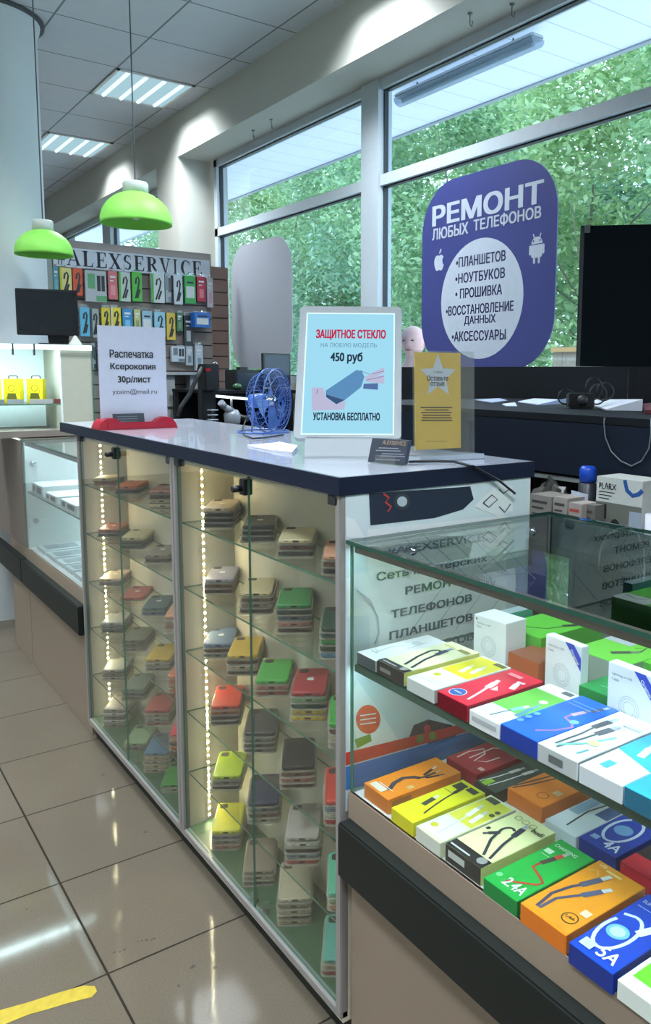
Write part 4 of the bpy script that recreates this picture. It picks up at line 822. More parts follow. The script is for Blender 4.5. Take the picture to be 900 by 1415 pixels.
b = MB(); sc_ = ((lx0+lx1)/2, S.uv(604, 520)[1]); so = (lx1-lx0)*.40
b.sheet([S.p(sc_[0]+(so if k % 2 == 0 else so*.45)*math.sin(math.pi*k/5), sc_[1]+(so if k % 2 == 0 else so*.45)*math.cos(math.pi*k/5), .0008) for k in range(10)])
b.build('star_print', M('pale_star', (206, 212, 220), .6), t)
b = MB(); S.text(b, 'Оставьте', (590, 526), (619, 519), .0011); S.text(b, 'отзыв', (595, 533.5), (614, 528), .0011); S.text(b, '5 звёзд', (599, 516), (611, 512.5), .0011, 0, 0)
for k, (a_, c_) in enumerate(((581, 625), (587, 620), (582, 624), (584, 622), (583, 624), (582, 625))):
    yy = 563+k*3.6; b.ribbon([S.p(*S.uv(a_, yy), .001), S.p(*S.uv((a_+c_)/2, yy), .001), S.p(*S.uv(c_, yy), .001)], .0026, S.n)
b.ribbon([S.p(*S.uv(589, 610), .001), S.p(*S.uv(617, 610), .001)], .001, S.n)
b.build('lettering', M('dark_ink', (52, 50, 48), .6), t)

# dark business cards in a clear stand
S = Sheet((1.081, 1.563, ZT), (1.118, 1.452, ZT), 18)
t = thing('card_stand', 'clear stand with black business cards at the counter corner', 'card stand', (1.1, 1.51, ZT))
cx0, cy0 = S.uv(508, 640); cx1, cy1 = S.uv(565, 609)
b = MB(); b.poly([S.p(cx0, .003), S.p(cx1, .003), S.p(cx1, cy1), S.p(cx0, cy1)], S.n0*-.014); b.build('card_stack', M('black_card', (40, 46, 60), .5), t)
b = MB(); S.rect(b, cx0+.02, 0, cx1-.025, .022, .001, .003); b.poly([S.p(cx0+.01, 0)+S.n0*a_+UP*.0004 for a_ in (.004, -.03)]+[S.p(cx1-.01, 0)+S.n0*a_+UP*.0004 for a_ in (-.03, .004)], (0, 0, .002)); b.build('acrylic_base', CLEAR, t)
b = MB(); S.text(b, 'ALEXSERVICE', (529, 614), (562, 610.5), .001, 0, .02)
for a_, c_, yy in ((524, 551, 619), (520, 554, 622.5), (528, 558, 627), (525, 560, 630), (520, 553, 635)): b.ribbon([S.p(*S.uv(a_, yy), .001), S.p(*S.uv(c_, yy+1), .001)], .0022, S.n, 1)
b.build('lettering', [M('tan_ink', (150, 130, 110), .5), M('pale_card_ink', (120, 128, 140), .5)], t)

# print-price sheet in its tray
YS = 3.0
sp = lambda px, py, k=0: PY(px, py, YS-k)
t = thing('price_sheet', 'white printing price sheet standing in a red tray on the countertop', 'price sheet', (1.03, YS, ZT))
b = MB(); a_, c_ = sp(139, 579), sp(228, 453); b.box((a_.x, YS-.0008, ZT+.012), (c_.x, YS+.0008, c_.z)); b.build('sheet', PAPER, t)
for s_, bl_, tr2, bo in (('Распечатка', (152, 494), (211, 484.5), .05), ('Ксерокопия', (153, 512.5), (214.5, 502.5), .05), ('30р/лист', (163.5, 531), (208, 520), .05), ('yzaim@mail.ru', (155.5, 546.5), (217, 537.5), .0)):
    b = MB(); ptext(b, s_, bl_, tr2, lambda x, y: sp(x, y, .0016), 0, bo); b.build('lettering', M('print_ink', (38, 40, 44), .6), t)
b = MB(); xa, xb = a_.x-.02, c_.x+.02
REDP = glassy('red_translucent_plastic', (220, 60, 80), .05, .5, 3, .55, (214, 52, 74), .05)
for side in (xa+.045, xb-.045):
    b.poly([V(side+.045*math.cos(R(k)), YS-.045, ZT+.0005+.042*math.sin(R(k))) for k in range(0, 181, 15)], (0, .09, 0), 0)
b.build('tray_end', REDP, t)
b = MB(); b.box((xa, YS-.05, ZT+.0003), (xb, YS+.05, ZT+.006)); b.box((xa+.03, YS-.05, ZT+.006), (xb-.03, YS-.047, ZT+.026)); b.build('tray', REDP, t)
b = MB(); S3 = Sheet((xa+.055, YS-.035, ZT+.012), (xb-.115, YS-.035, ZT+.012), 12); S3.rect(b, 0, 0, .115, .045, 0, .004)
b.build('dark_card', M('dark_slate_card', (62, 66, 74), .5), t)
b = MB()
for k in range(3): b.ribbon([S3.p(.015, .034-.009*k, .0045), S3.p(.09, .034-.009*k, .0045)], .002, S3.n)
b.build('lettering', M('slate_ink', (130, 134, 140), .5), t)

# blue wire desk fan
BLU = M('blue_enamel', (58, 100, 176), .35, 0, .06, 20, 0, .3)
c0 = _r*0 + EYE + ray(371, 554)*((PZ(366, 598, ZT)-EYE).dot(_f)); fn = V(.58, -.81, 0).normalized(); fx = fn.cross(UP).normalized()*-1
t = thing('desk_fan', 'small blue wire-cage desk fan on the countertop', 'fan', (c0.x, c0.y, ZT))
Rf = .112
def fp(r_, a, z): return c0+fx*(r_*math.cos(a))+UP*(r_*math.sin(a))+fn*z
b = MB()
for r_, z in ((Rf, .0), (Rf, .035), (.085, .043), (.055, .049), (.028, .052), (.09, -.04), (.05, -.05)):
    b.tube([fp(r_, 2*math.pi*k/40, z) for k in range(40)], .0022 if r_ == Rf else .0011, 6, 0, True)
for k in range(36):
    a = 2*math.pi*k/36
    b.tube([fp(.02, a, .052), fp(.06, a, .048), fp(.10, a, .038), fp(Rf, a, .018), fp(Rf, a, 0), fp(.09, a, -.04), fp(.04, a, -.052)], .0009, 4)
b.build('wire_cage', BLU, t)
b = MB()
for k in range(4):
    a0 = 2*math.pi*k/4; vs = []
    for i in range(6):
        rr = .02+.078*i/5
        for j in range(5):
            aa = a0+(j/4-.5)*(.4+.25*i/5)+.25*i/5; vs.append(fp(rr, aa, .012+(j/4-.5)*.018))
    b.add(vs, [(i*5+j, i*5+j+1, (i+1)*5+j+1, (i+1)*5+j) for i in range(5) for j in range(4)], 0, True)
b.build('blade', M('pale_blue_blade', (84, 122, 182), .3), t)
b = MB(); b.lathe([(0, .03), (.016, .028), (.02, .015), (.02, -.0)], c0, 20, X=fx, Y=UP, Z=fn); b.build('hub', CHROME, t)
b = MB(); b.lathe([(0, -.0), (.024, -.002), (.026, -.04), (.022, -.07), (0, -.075)], c0, 24, X=fx, Y=UP, Z=fn); b.build('motor', BLU, t)
b = MB()
hh = c0.z-ZT
for s_ in (-1, 1):
    b.tube([c0+fx*(s_*(Rf+.006))+UP*.0, c0+fx*(s_*(Rf+.008))-UP*.06, c0+fx*(s_*.09)-UP*(hh-.004)-fn*.02], .003, 6)
b.tube([c0-UP*(hh-.004)+fx*(.1*math.cos(2*math.pi*k/30))+fn*(.085*math.sin(2*math.pi*k/30)-.02) for k in range(30)], .003, 6, 0, True)
b.build('wire_stand', BLU, t)
cord = [PZ(352, 571, ZT+.07), PZ(341, 578, ZT+.03), PZ(335, 592, ZT+.004), PZ(337, 601, ZT+.004), PZ(350, 606, ZT+.004), PZ(372, 604, ZT+.004), PZ(392, 601, ZT+.004)]
MB().tube(cord, .0028, 6).build('power_cord', BLACK, t)
# folded leaflets beside the light box
b = MB(); q = [PZ(342, 617, ZT), PZ(385, 613, ZT), PZ(412, 622, ZT), PZ(404, 629, ZT), PZ(375, 624, ZT)]
b.poly([p+UP*.0005 for p in q], (0, 0, .004)); b.poly([q[1]+UP*.005, q[2]+UP*.012, q[3]+UP*.006, q[4]+UP*.005], (0, 0, .0015))
tag(b.build('paper_leaflet', PAPER, origin=q[4]), 'folded paper leaflets between the fan and light box on the counter', 'paper')
# black lead from the card stand over the counter end
b = MB(); e1 = PZ(690, 642, ZT+.004); pts = [PZ(565, 638, ZT+.004), PZ(600, 637, ZT+.004), PZ(628, 638, ZT+.004), PZ(655, 645, ZT+.004)]
pts += [V(pts[-1].x+.02, 1.366, ZT+.002), PY(690, 664, 1.362), PY(712, 682, 1.36)]
tag(b.tube(pts, .003, 8).build('power_lead', BLACK, origin=pts[0]), 'black lead from the card stand hanging over the counter end', 'cable')

# ================================================================== pendant lamps
GRN = M('green_glass_shade', (128, 202, 84), .5, 0, .03, 4, 0, 0, .3)
GRN.node_tree.nodes['Principled BSDF'].inputs['Subsurface Weight'].default_value = .0
def pendant(px, py, depth, dia, ztop, label):
    c = EYE+ray(px, py)*depth; r_ = dia/2; h_ = r_*.86
    t = thing('pendant_lamp', label, 'pendant lamp', (c.x, c.y, c.z), 0, 'green pendant lamps')
    prof = [(r_*math.cos(R(a)), h_*math.sin(R(a))) for a in range(0, 78, 6)]
    inner = [(r-.005, z-.004) for r, z in reversed(prof)]
    b = MB(); b.lathe([(r_, -.012)]+prof+inner+[(r_-.005, -.012), (r_, -.012)], c, 48); b.build('lamp_shade', GRN, t)
    tz = prof[-1][1]; b = MB(); b.lathe([(0, tz+.055), (r_*.33, tz+.053), (r_*.36, tz+.045), (r_*.36, tz-.012), (.02, tz-.014)], c, 32); b.build('cap', M('pale_grey_cap', (176, 184, 180), .5), t)
    MB().tube([c+UP*(tz+.05), V(c.x, c.y, ztop-.03)], .0035, 6).build('cord', M('grey_cord', (92, 100, 106), .5), t)
    b = MB(); b.lathe([(0, -.035), (.03, -.035), (.05, -.02), (.05, 0), (0, 0)], V(c.x, c.y, ztop), 24); b.build('ceiling_rose', WHITE, t)
    b = MB(); b.ball(c+UP*.05, .03, .03, .04, 16); b.tube([c+UP*.08, c+UP*(tz-.014)], .018, 10); b.build('bulb', M('unlit_bulb', (226, 226, 216), .3), t)
pendant(188.5, 307, 4.28, .368, 3.55, 'larger green dome pendant lamp, nearer of the two')
pendant(61, 350, 4.55, .309, 3.55, 'smaller green dome pendant lamp before the white column')

# ================================================================== things at the window
XG = 2.928
t = thing('window_sign', 'blue rounded repair sign stuck on the window glass', 'sign', (XG, 3.18, 1.53))
yl, yr, zl, zh, rr = 3.685, 2.672, 1.522, 2.535, .27
sg = lambda px, py, k=0: PX(px, py, XG-k)
ol = [((yl+yr)/2-x, (zl+zh)/2+y) for x, y in rrect(yl-yr, zh-zl, rr, 10)]
b = MB(); b.poly([V(XG, y, z) for y, z in ol], (.006, 0, 0)); b.build('panel', M('sign_blue', (54, 60, 120), .45, 0, .03, 3), t)
b = MB()
el = [V(XG-.0006, 0, 0)+V(0, 1, 0)*y+UP*z for y, z in [(0, 0)]][:0]
pc = [sg(610, 415), sg(724, 400), sg(676, 327), sg(661, 496)]
ey, ez = (pc[0].y+pc[1].y)/2, (pc[2].z+pc[3].z)/2; ra, rb = abs(pc[0].y-pc[1].y)/2, abs(pc[2].z-pc[3].z)/2
b.sheet([V(XG-.0008, ey+ra*math.cos(2*math.pi*k/48), ez+rb*math.sin(2*math.pi*k/48)) for k in range(48)]); b.build('white_oval', M('sign_white', (176, 186, 200), .5), t)
def xtext(mb, s, bl_, tr2, k, mi=0, bold=.02, shear=0):
    a = sg(*bl_, k); c = sg(*tr2, k); put_text(mb, s, a, V(0, -1, 0), UP, a.y-c.y, c.z-a.z, mi, bold, shear)
SGM = [M('sign_white', (176, 186, 200), .5), M('sign_ink', (40, 44, 84), .5)]
def line(b, i=0): b.build('lettering', SGM, t)
def yl_text(w_, y0_, y1_, z0_, z1_, mi, bold):
    b = MB(); put_text(b, w_, V(XG-.0016, y0_, z0_), V(0, -1, 0), UP, y0_-y1_, z1_-z0_, mi, bold); line(b)
def on_sign(w_, pl_, pr_, cap, mi, bold):
    # a level line of words whose baseline starts at pixel pl_ and ends at pr_, capitals `cap` metres high
    a_, c_ = sg(*pl_), sg(*pr_); z_ = avg(a_.z, c_.z); yl_text(w_, a_.y, c_.y, z_, z_+cap, mi, bold)
on_sign('РЕМОНТ', (599, 311), (750, 282), .105, 0, .07)
on_sign('ЛЮБЫХ', (598, 332), (647, 323), .060, 0, .05); on_sign('ТЕЛЕФОНОВ', (655, 320), (748, 301), .060, 0, .05)
b = MB()
def logo_pts(P_, px, py, h): c = sg(px, py, .001); return [V(c.x, c.y-x*h, c.z+y*h) for x, y in P_]
hA = abs(sg(607, 343).z-sg(607, 373).z)/1.2
for P_ in (APPLE, LEAF): b.sheet(logo_pts(P_, 607, 362, hA))
b.build('logo', SGM, t); b = MB()
hB = abs(sg(742, 325).z-sg(742, 366).z)
arcp = [(.26*math.cos(R(k)), .20+.24*math.sin(R(k))) for k in range(0, 181, 15)]
b.sheet(logo_pts(arcp, 742, 345, hB)); b.sheet(logo_pts([(-.26, .17), (-.26, -.20), (-.20, -.27), (.20, -.27), (.26, -.20), (.26, .17)], 742, 345, hB))
for s_ in (-1, 1):
    b.sheet(logo_pts([(s_*.31-.05, .14), (s_*.31-.05, -.13), (s_*.31, -.17), (s_*.31+.05, -.13), (s_*.31+.05, .14), (s_*.31, .18)], 742, 345, hB))
    b.sheet(logo_pts([(s_*.11-.05, -.25), (s_*.11-.05, -.44), (s_*.11, -.48), (s_*.11+.05, -.44), (s_*.11+.05, -.25)], 742, 345, hB))
    b.ribbon(logo_pts([(s_*.12, .40), (s_*.18, .54)], 742, 345, hB), .007, (-1, 0, 0))
b.build('logo', SGM, t)
for w_, p_a, p_b, cap in (('•ПЛАНШЕТОВ', (631, 370), (699, 360), .052), ('•НОУТБУКОВ', (630, 392), (698, 384), .052), ('• ПРОШИВКА', (630, 413), (694, 407), .052), ('•ВОССТАНОВЛЕНИЕ', (617, 436), (710, 430), .050), ('ДАННЫХ', (642, 450), (685, 448), .050), ('•АКСЕССУАРЫ', (625, 472), (699, 469), .052)):
    on_sign(w_, p_a, p_b, cap, 1, .05)
b = MB()
for s_ in (-1, 1):
    c = sg(742, 336, .0014); b.sheet([c+V(0, s_*.022+.005*math.cos(a), .012+.005*math.sin(a)) for a in [2*math.pi*k/10 for k in range(10)]])
b.build('logo_eye', M('sign_blue', (54, 60, 120), .45), t)

b = MB(); cy_, cz_ = 5.625, 2.0
b.poly([V(2.90, cy_-x, cz_+y) for x, y in rrect(.985, .955, .24, 10)], (.006, 0, 0))
tag(b.build('white_board', M('grey_white_board', (150, 153, 162), .6, 0, .03, 3), origin=(2.9, cy_, cz_-.47)), 'blank pale rounded board leaning on the window behind the fan', 'board')

# workbench along the window with a raised black shelf
BLKP = M('black_laminate', (15, 20, 26), .6, 0, .1, 3, 0, 0, .2)
NAVP = M('blue_black_panel', (18, 27, 42), .6, 0, .1, 2, 0, 0, .2)
t = thing('workbench', 'black workbench with raised shelf under the window at the right', 'workbench', (2.38, 1.9, 0))
MB().box((1.88, .7, 1.355), (2.87, 2.95, 1.378)).build('shelf_top', BLKP, t, bevel=.002)
MB().box((1.882, .7, 1.195), (1.90, 2.95, 1.354)).build('front_panel', NAVP, t)
MB().box((1.90, 2.93, .0), (2.85, 2.95, 1.354)).build('end_panel', NAVP, t)
MB().box((2.6, .7, .93), (2.62, 2.92, 1.354)).build('rear_panel', M('dark_back_panel', (26, 30, 34), .6), t)
MB().box((1.68, .7, .90), (2.62, 2.92, .93)).build('desk_top', M('dark_desk_top', (60, 58, 56), .5), t)
MB().box((1.895, .7, 1.172), (1.915, 2.92, 1.186)).build('white_edge', M('white_edge', (150, 156, 156), .5), t)
for y_ in (.75, 2.88): MB().box((1.86, y_, 0), (1.92, y_+.04, .90)).build('leg', DARK, t)
MB().box((2.875, .25, 1.10), (2.892, 4.05, 1.533)).build('splashback', BLKP, t)

b = MB(); L0 = EYE+ray(804, 312)*3.1; dr = V(.785, -.62, 0)
zt_ = L0.z; zl0 = (EYE+ray(804, 506)*3.1).z
n_ = dr.cross(UP)
t = thing('black_board', 'tall black panel standing on the bench at the right window', 'board', (L0.x+.25, L0.y-.2, 1.379))
b = MB(); b.poly([V(L0.x, L0.y, zl0), V(L0.x, L0.y, zl0)+dr*.42, V(L0.x, L0.y, zt_+.010)+dr*.42, V(L0.x, L0.y, zt_)], n_*-.02); b.build('panel', M('matt_black_board', (14, 22, 25), .8, 0, .15, 3, 0, 0, .1), t)
b = MB(); b.poly([V(L0.x, L0.y, zl0)+n_*.001, V(L0.x, L0.y, zl0)+dr*.012+n_*.001, V(L0.x, L0.y, zt_-.005)+dr*.012+n_*.001, V(L0.x, L0.y, zt_-.005)+n_*.001], n_*-.022); b.build('edge_strip', M('board_edge', (58, 64, 62), .5), t)
b = MB(); q = V(L0.x, L0.y, zt_)+dr*.022; b.obox(q-UP*.012+n_*.004, dr*.010, n_*.004, UP*.014); b.tube([q+UP*.0+n_*.002+dr*.006*math.cos(a)+UP*(.012+.012*math.sin(a)) for a in [2*math.pi*k/14 for k in range(14)]], .0015, 5, 0, True); b.build('clip', M('clip_grey', (110, 116, 114), .4, .4), t)

for u_ in (.22, .36):
    b = MB(); b.obox(V(L0.x, L0.y, (1.3785+zl0+.01)/2)+dr*u_-n_*.012, dr*.015, n_*.008, UP*((zl0+.01-1.3785)/2)); b.build('foot', BLACK, t)
ZB = 1.3785
def paper(label, pts, h, c=(206, 212, 226), lift=0):
    """loose sheet lying on the raised bench shelf; lift raises its far corner"""
    q = [PZ(x, y, ZB+.001) for x, y in pts]
    for v in q: v.x = min(v.x, 2.84); v.y = min(v.y, 2.9)
    b = MB(); k = len(q); top = [v+UP*(h+(lift if i == k//2 else 0)) for i, v in enumerate(q)]
    b.sheet(q[::-1]); b.sheet(top); b.add(q+top, [(i, (i+1) % k, k+(i+1) % k, k+i) for i in range(k)])
    tag(b.build('paper_sheet', M('paper_%d' % c[0], c, .7), origin=q[0]), label, 'paper', 'papers on the raised bench shelf')
paper('large folded white paper right of the camera-like gadget on the bench', [(816, 559), (838, 567), (888, 568), (898, 556), (882, 551)], .004, (208, 214, 228), .035)
paper('long white paper left of the black gadget on the bench', [(716, 556), (745, 560), (785, 558), (782, 553), (760, 551)], .004, (188, 198, 222), .02)
paper('small white paper scrap by the acrylic holder on the bench', [(694, 559), (700, 562), (715, 562), (712, 557)], .003, (190, 198, 214))
paper('flat pale paper strip nearest the acrylic holder on the bench', [(657, 553), (680, 557), (702, 554), (690, 551)], .003, (150, 162, 186))
paper('dark red booklet at the right end of the bench shelf', [(889, 562), (891, 572), (912, 572), (912, 560)], .012, (96, 40, 50))
# black gadget with coiled leads
g0 = PX(802, 557, 2.25); g0.z = ZB
t = thing('black_gadget', 'black boxy gadget with coiled leads among papers on the bench', 'gadget', (g0.x, g0.y, ZB))
sc2 = g0.length/2.5
b = MB(); b.obox(g0+UP*.028, dr*.045, n_*.03, UP*.026); b.build('body', BLACK, t, bevel=.004)
b = MB(); b.lathe([(0, .03), (.016, .03), (.018, 0)], g0+UP*.03+n_*.03, 18, X=dr, Y=UP, Z=n_); b.build('knob', DARK, t)
b = MB()
for k, (ox, rz_) in enumerate(((-.05, .032), (.06, .045), (.085, .04), (.045, .05))):
    cc = g0+dr*ox+UP*(.04+.01*k); b.tube([cc+dr*(.03*math.cos(a))+UP*(rz_*math.sin(a)*.8)+n_*(.01*math.cos(2*a)) for a in [2*math.pi*j/18 for j in range(18)]], .003, 5, 0, True)
b.build('coiled_lead', BLACK, t)
# grey cord looping down the bench front
cp = [V(1.876, PX(836, 572, 1.876).y, 1.376)] + [PX(x, y, 1.876) for x, y in ((835, 585), (837, 605), (845, 624), (858, 637), (873, 644), (887, 637), (897, 620), (900, 600), (900, 578))]
tag(MB().tube(cp, .0022, 6).build('grey_cable', M('grey_wire', (104, 114, 120), .5), origin=cp[0]), 'thin grey cord looping down the bench front panel', 'cable')

# things under the raised shelf
ZD = .9305
XS = 1.77
t = thing('camera_carton', 'white FLARX carton with a picture window, on the desk under the raised shelf', 'box', (XS+.05, PX(857, 700, XS).y, ZD))
a_, c_ = PX(825, 660, XS), PX(889, 663, XS); fz = avg(a_.z, c_.z); y1_, y0_ = a_.y, c_.y
b = MB(); b.box((XS, y0_, ZD), (XS+.10, y1_, fz)); b.build('carton', M('white_carton', (190, 196, 192), .55), t, bevel=.001)
fw, fh = y1_-y0_, fz-ZD
def fr(v, z, k=.0005): return V(XS-k, y1_-v*fw, ZD+z*fh)
zsplit = (PX(840, 694, XS).z-ZD)/fh
b = MB(); b.sheet([fr(0, zsplit), fr(1, zsplit), fr(1, 0), fr(0, 0)], 0); b.sheet([fr(.75, zsplit-.05, .0008), fr(1, zsplit-.05, .0008), fr(1, .15, .0008), fr(.72, .15, .0008)], 2)
b.sheet([fr(.45+.2*math.cos(a)*.8, zsplit*.55+.2*math.sin(a), .001) for a in [2*math.pi*k/20 for k in range(20)]], 1); b.sheet([fr(0, zsplit-.02, .0008), fr(.25, zsplit-.02, .0008), fr(.25, zsplit-.16, .0008), fr(0, zsplit-.16, .0008)], 1)
b.ribbon([fr(.62, .995), fr(.68, .9), fr(.8, .86), fr(.92, .88), fr(1, .92)], .012, (-1, 0, 0), 3)
b.build('printed_picture', [M('dim_grey_picture', (104, 108, 100), .5), M('black_picture', (30, 34, 36), .5), M('pale_picture', (150, 164, 178), .5), M('flarx_blue', (40, 84, 150), .5)], t)
b = MB(); q = fr(.07, .86-.13, .001); put_text(b, 'FLΛRX', fr(.07, zsplit+(1-zsplit)*.52, .001), V(0, -1, 0), UP, fw*.38, fh*(1-zsplit)*.25, 0, .03)
for k in range(3): b.ribbon([fr(.07, zsplit+(1-zsplit)*(.40-.13*k), .001), fr(.42-.06*k, zsplit+(1-zsplit)*(.40-.13*k), .001)], .0022, (-1, 0, 0), 0)
b.build('lettering', M('carton_ink', (40, 50, 60), .5), t)
def desk_carton(label, px0, px1, ptop, x, dp, c, print_c, name='small_carton'):
    a, d = PX(px0, ptop, x), PX(px1, ptop, x); t = thing(name, label, 'box', (x, (a.y+d.y)/2, ZD), 0, 'small cartons on the desk under the raised shelf')
    MB().box((x, d.y, ZD), (x+dp, a.y, a.z)).build('carton', M('carton_c%d_%d' % c[:2], c, .6), t, bevel=.001)
    b = MB(); w2 = a.y-d.y
    for k in range(3): b.ribbon([V(x-.0006, a.y-w2*.1, a.z-.02-.018*k), V(x-.0006, a.y-w2*(.8-.15*(k % 2)), a.z-.02-.018*k)], .008-.002*k, (-1, 0, 0))
    b.build('printed_lines', M('ink_%d' % print_c[0], print_c, .6), t)
desk_carton('grey lettered carton left of the pale one under the shelf', 733, 763, 682, 1.75, .09, (128, 126, 120), (60, 56, 56))
desk_carton('pale carton with dark print between two lettered cartons', 765, 785, 686, 1.73, .09, (150, 146, 140), (66, 62, 60))
desk_carton('pale carton with red print below the white card', 786, 805, 694, 1.71, .07, (160, 152, 146), (170, 70, 60))
desk_carton('dim beige carton left of the FLARX carton', 806, 823, 696, 1.73, .08, (104, 104, 98), (70, 70, 66))
q = PX(894, 722, 1.74); t = thing('paper_roll', 'white paper roll at the right photo edge below the FLARX carton', 'roll', (q.x+.05, q.y-.02, ZD))
b = MB(); zt3 = PX(888, 712, 1.74).z; b.lathe([(.012, zt3-ZD), (.05, zt3-ZD), (.05, 0), (.012, 0)], (q.x+.05, q.y-.02, ZD), 28); b.build('roll', PAPER, t); b = MB(); b.lathe([(.0, zt3-ZD-.002), (.012, zt3-ZD-.002), (.012, .001), (0, .001)], (q.x+.05, q.y-.02, ZD), 16); b.build('core', M('card_core', (120, 100, 78), .7), t)
x_ = 1.79; a_, d_ = PX(786, 678, x_), PX(809, 684, x_)
b = MB(); b.poly([V(x_, a_.y, ZD+.001), V(x_, d_.y, ZD+.001), V(x_+.012, d_.y, d_.z), V(x_+.012, a_.y, a_.z)], (.002, 0, 0))
tag(b.build('white_card', M('blue_white_card', (170, 180, 196), .6), origin=(x_, a_.y, ZD)), 'upright white card among the cartons under the raised shelf', 'card')
x_ = 1.80
t = thing('blue_bottle', 'bright blue spray can with dark body behind the white card', 'bottle', (x_+.03, PX(803, 660, x_).y, ZD)); cc = V(x_+.03, PX(803, 660, x_).y, ZD)
zt_ = PX(803, 645, x_).z
b = MB(); b.lathe([(0, 0), (.026, 0), (.026, zt_-ZD-.05), (.018, zt_-ZD-.045)], cc, 20); b.build('body', M('dark_can', (34, 38, 48), .4), t)
b = MB(); b.lathe([(.018, zt_-ZD-.046), (.024, zt_-ZD-.044), (.024, zt_-ZD-.008), (.018, zt_-ZD), (0, zt_-ZD)], cc, 20); b.build('cap', M('bright_blue_cap', (24, 74, 190), .35), t)
bag('plastic_bag', (1.862, PX(758, 660, 1.862).y, 1.036), .06, .085, .13, 11, 'crumpled translucent bag behind the lettered cartons', glassy('smoky_bag', (170, 176, 172), .06, .4, 3, .4, (120, 122, 116), .2))
# ================================================================== slatted display wall
YW = 5.90
SLAT = M('wood_slat', (142, 132, 126), .6, 0, .06, 6); GROOVE = M('slat_groove', (66, 60, 58), .7); SLAT2 = M('brown_wood_slat', (140, 116, 104), .6, 0, .08, 6)
wp = lambda px, py, k=0: PY(px, py, YW-k)
def slat_wall(name, label, xa, xb, y, zlo, zhi, m, st=.099, grp='slatted display panels'):
    t = thing(name, label, 'display wall', ((xa+xb)/2, y, zlo), 0, grp)
    MB().box((xa, y+.004, zlo), (xb, y+.02, zhi)).build('back_panel', GROOVE, t)
    b = MB(); z = zhi
    while z > zlo+.02: b.box((xa, y-.006, max(z-st+.009, zlo)), (xb, y+.004, z)); z -= st
    b.build('slat_face', m, t); return t
xa, xb, zh_ = wp(72, 345).x, wp(291, 360).x, wp(240, 350).z
sw = slat_wall('slat_wall', 'wide slatted wall holding rows of packaged accessories under the name board', xa, xb, YW, 0, zh_+.02, SLAT)
nx0, nx1, nz = PY(289, 368, 6.0).x, PY(314.5, 371, 6.0).x, PY(300, 369, 6.0).z
slat_wall('slat_panel', 'narrow brown slatted panel between the accessory wall and the window', nx0, nx1, 6.0, 0, nz, SLAT2)
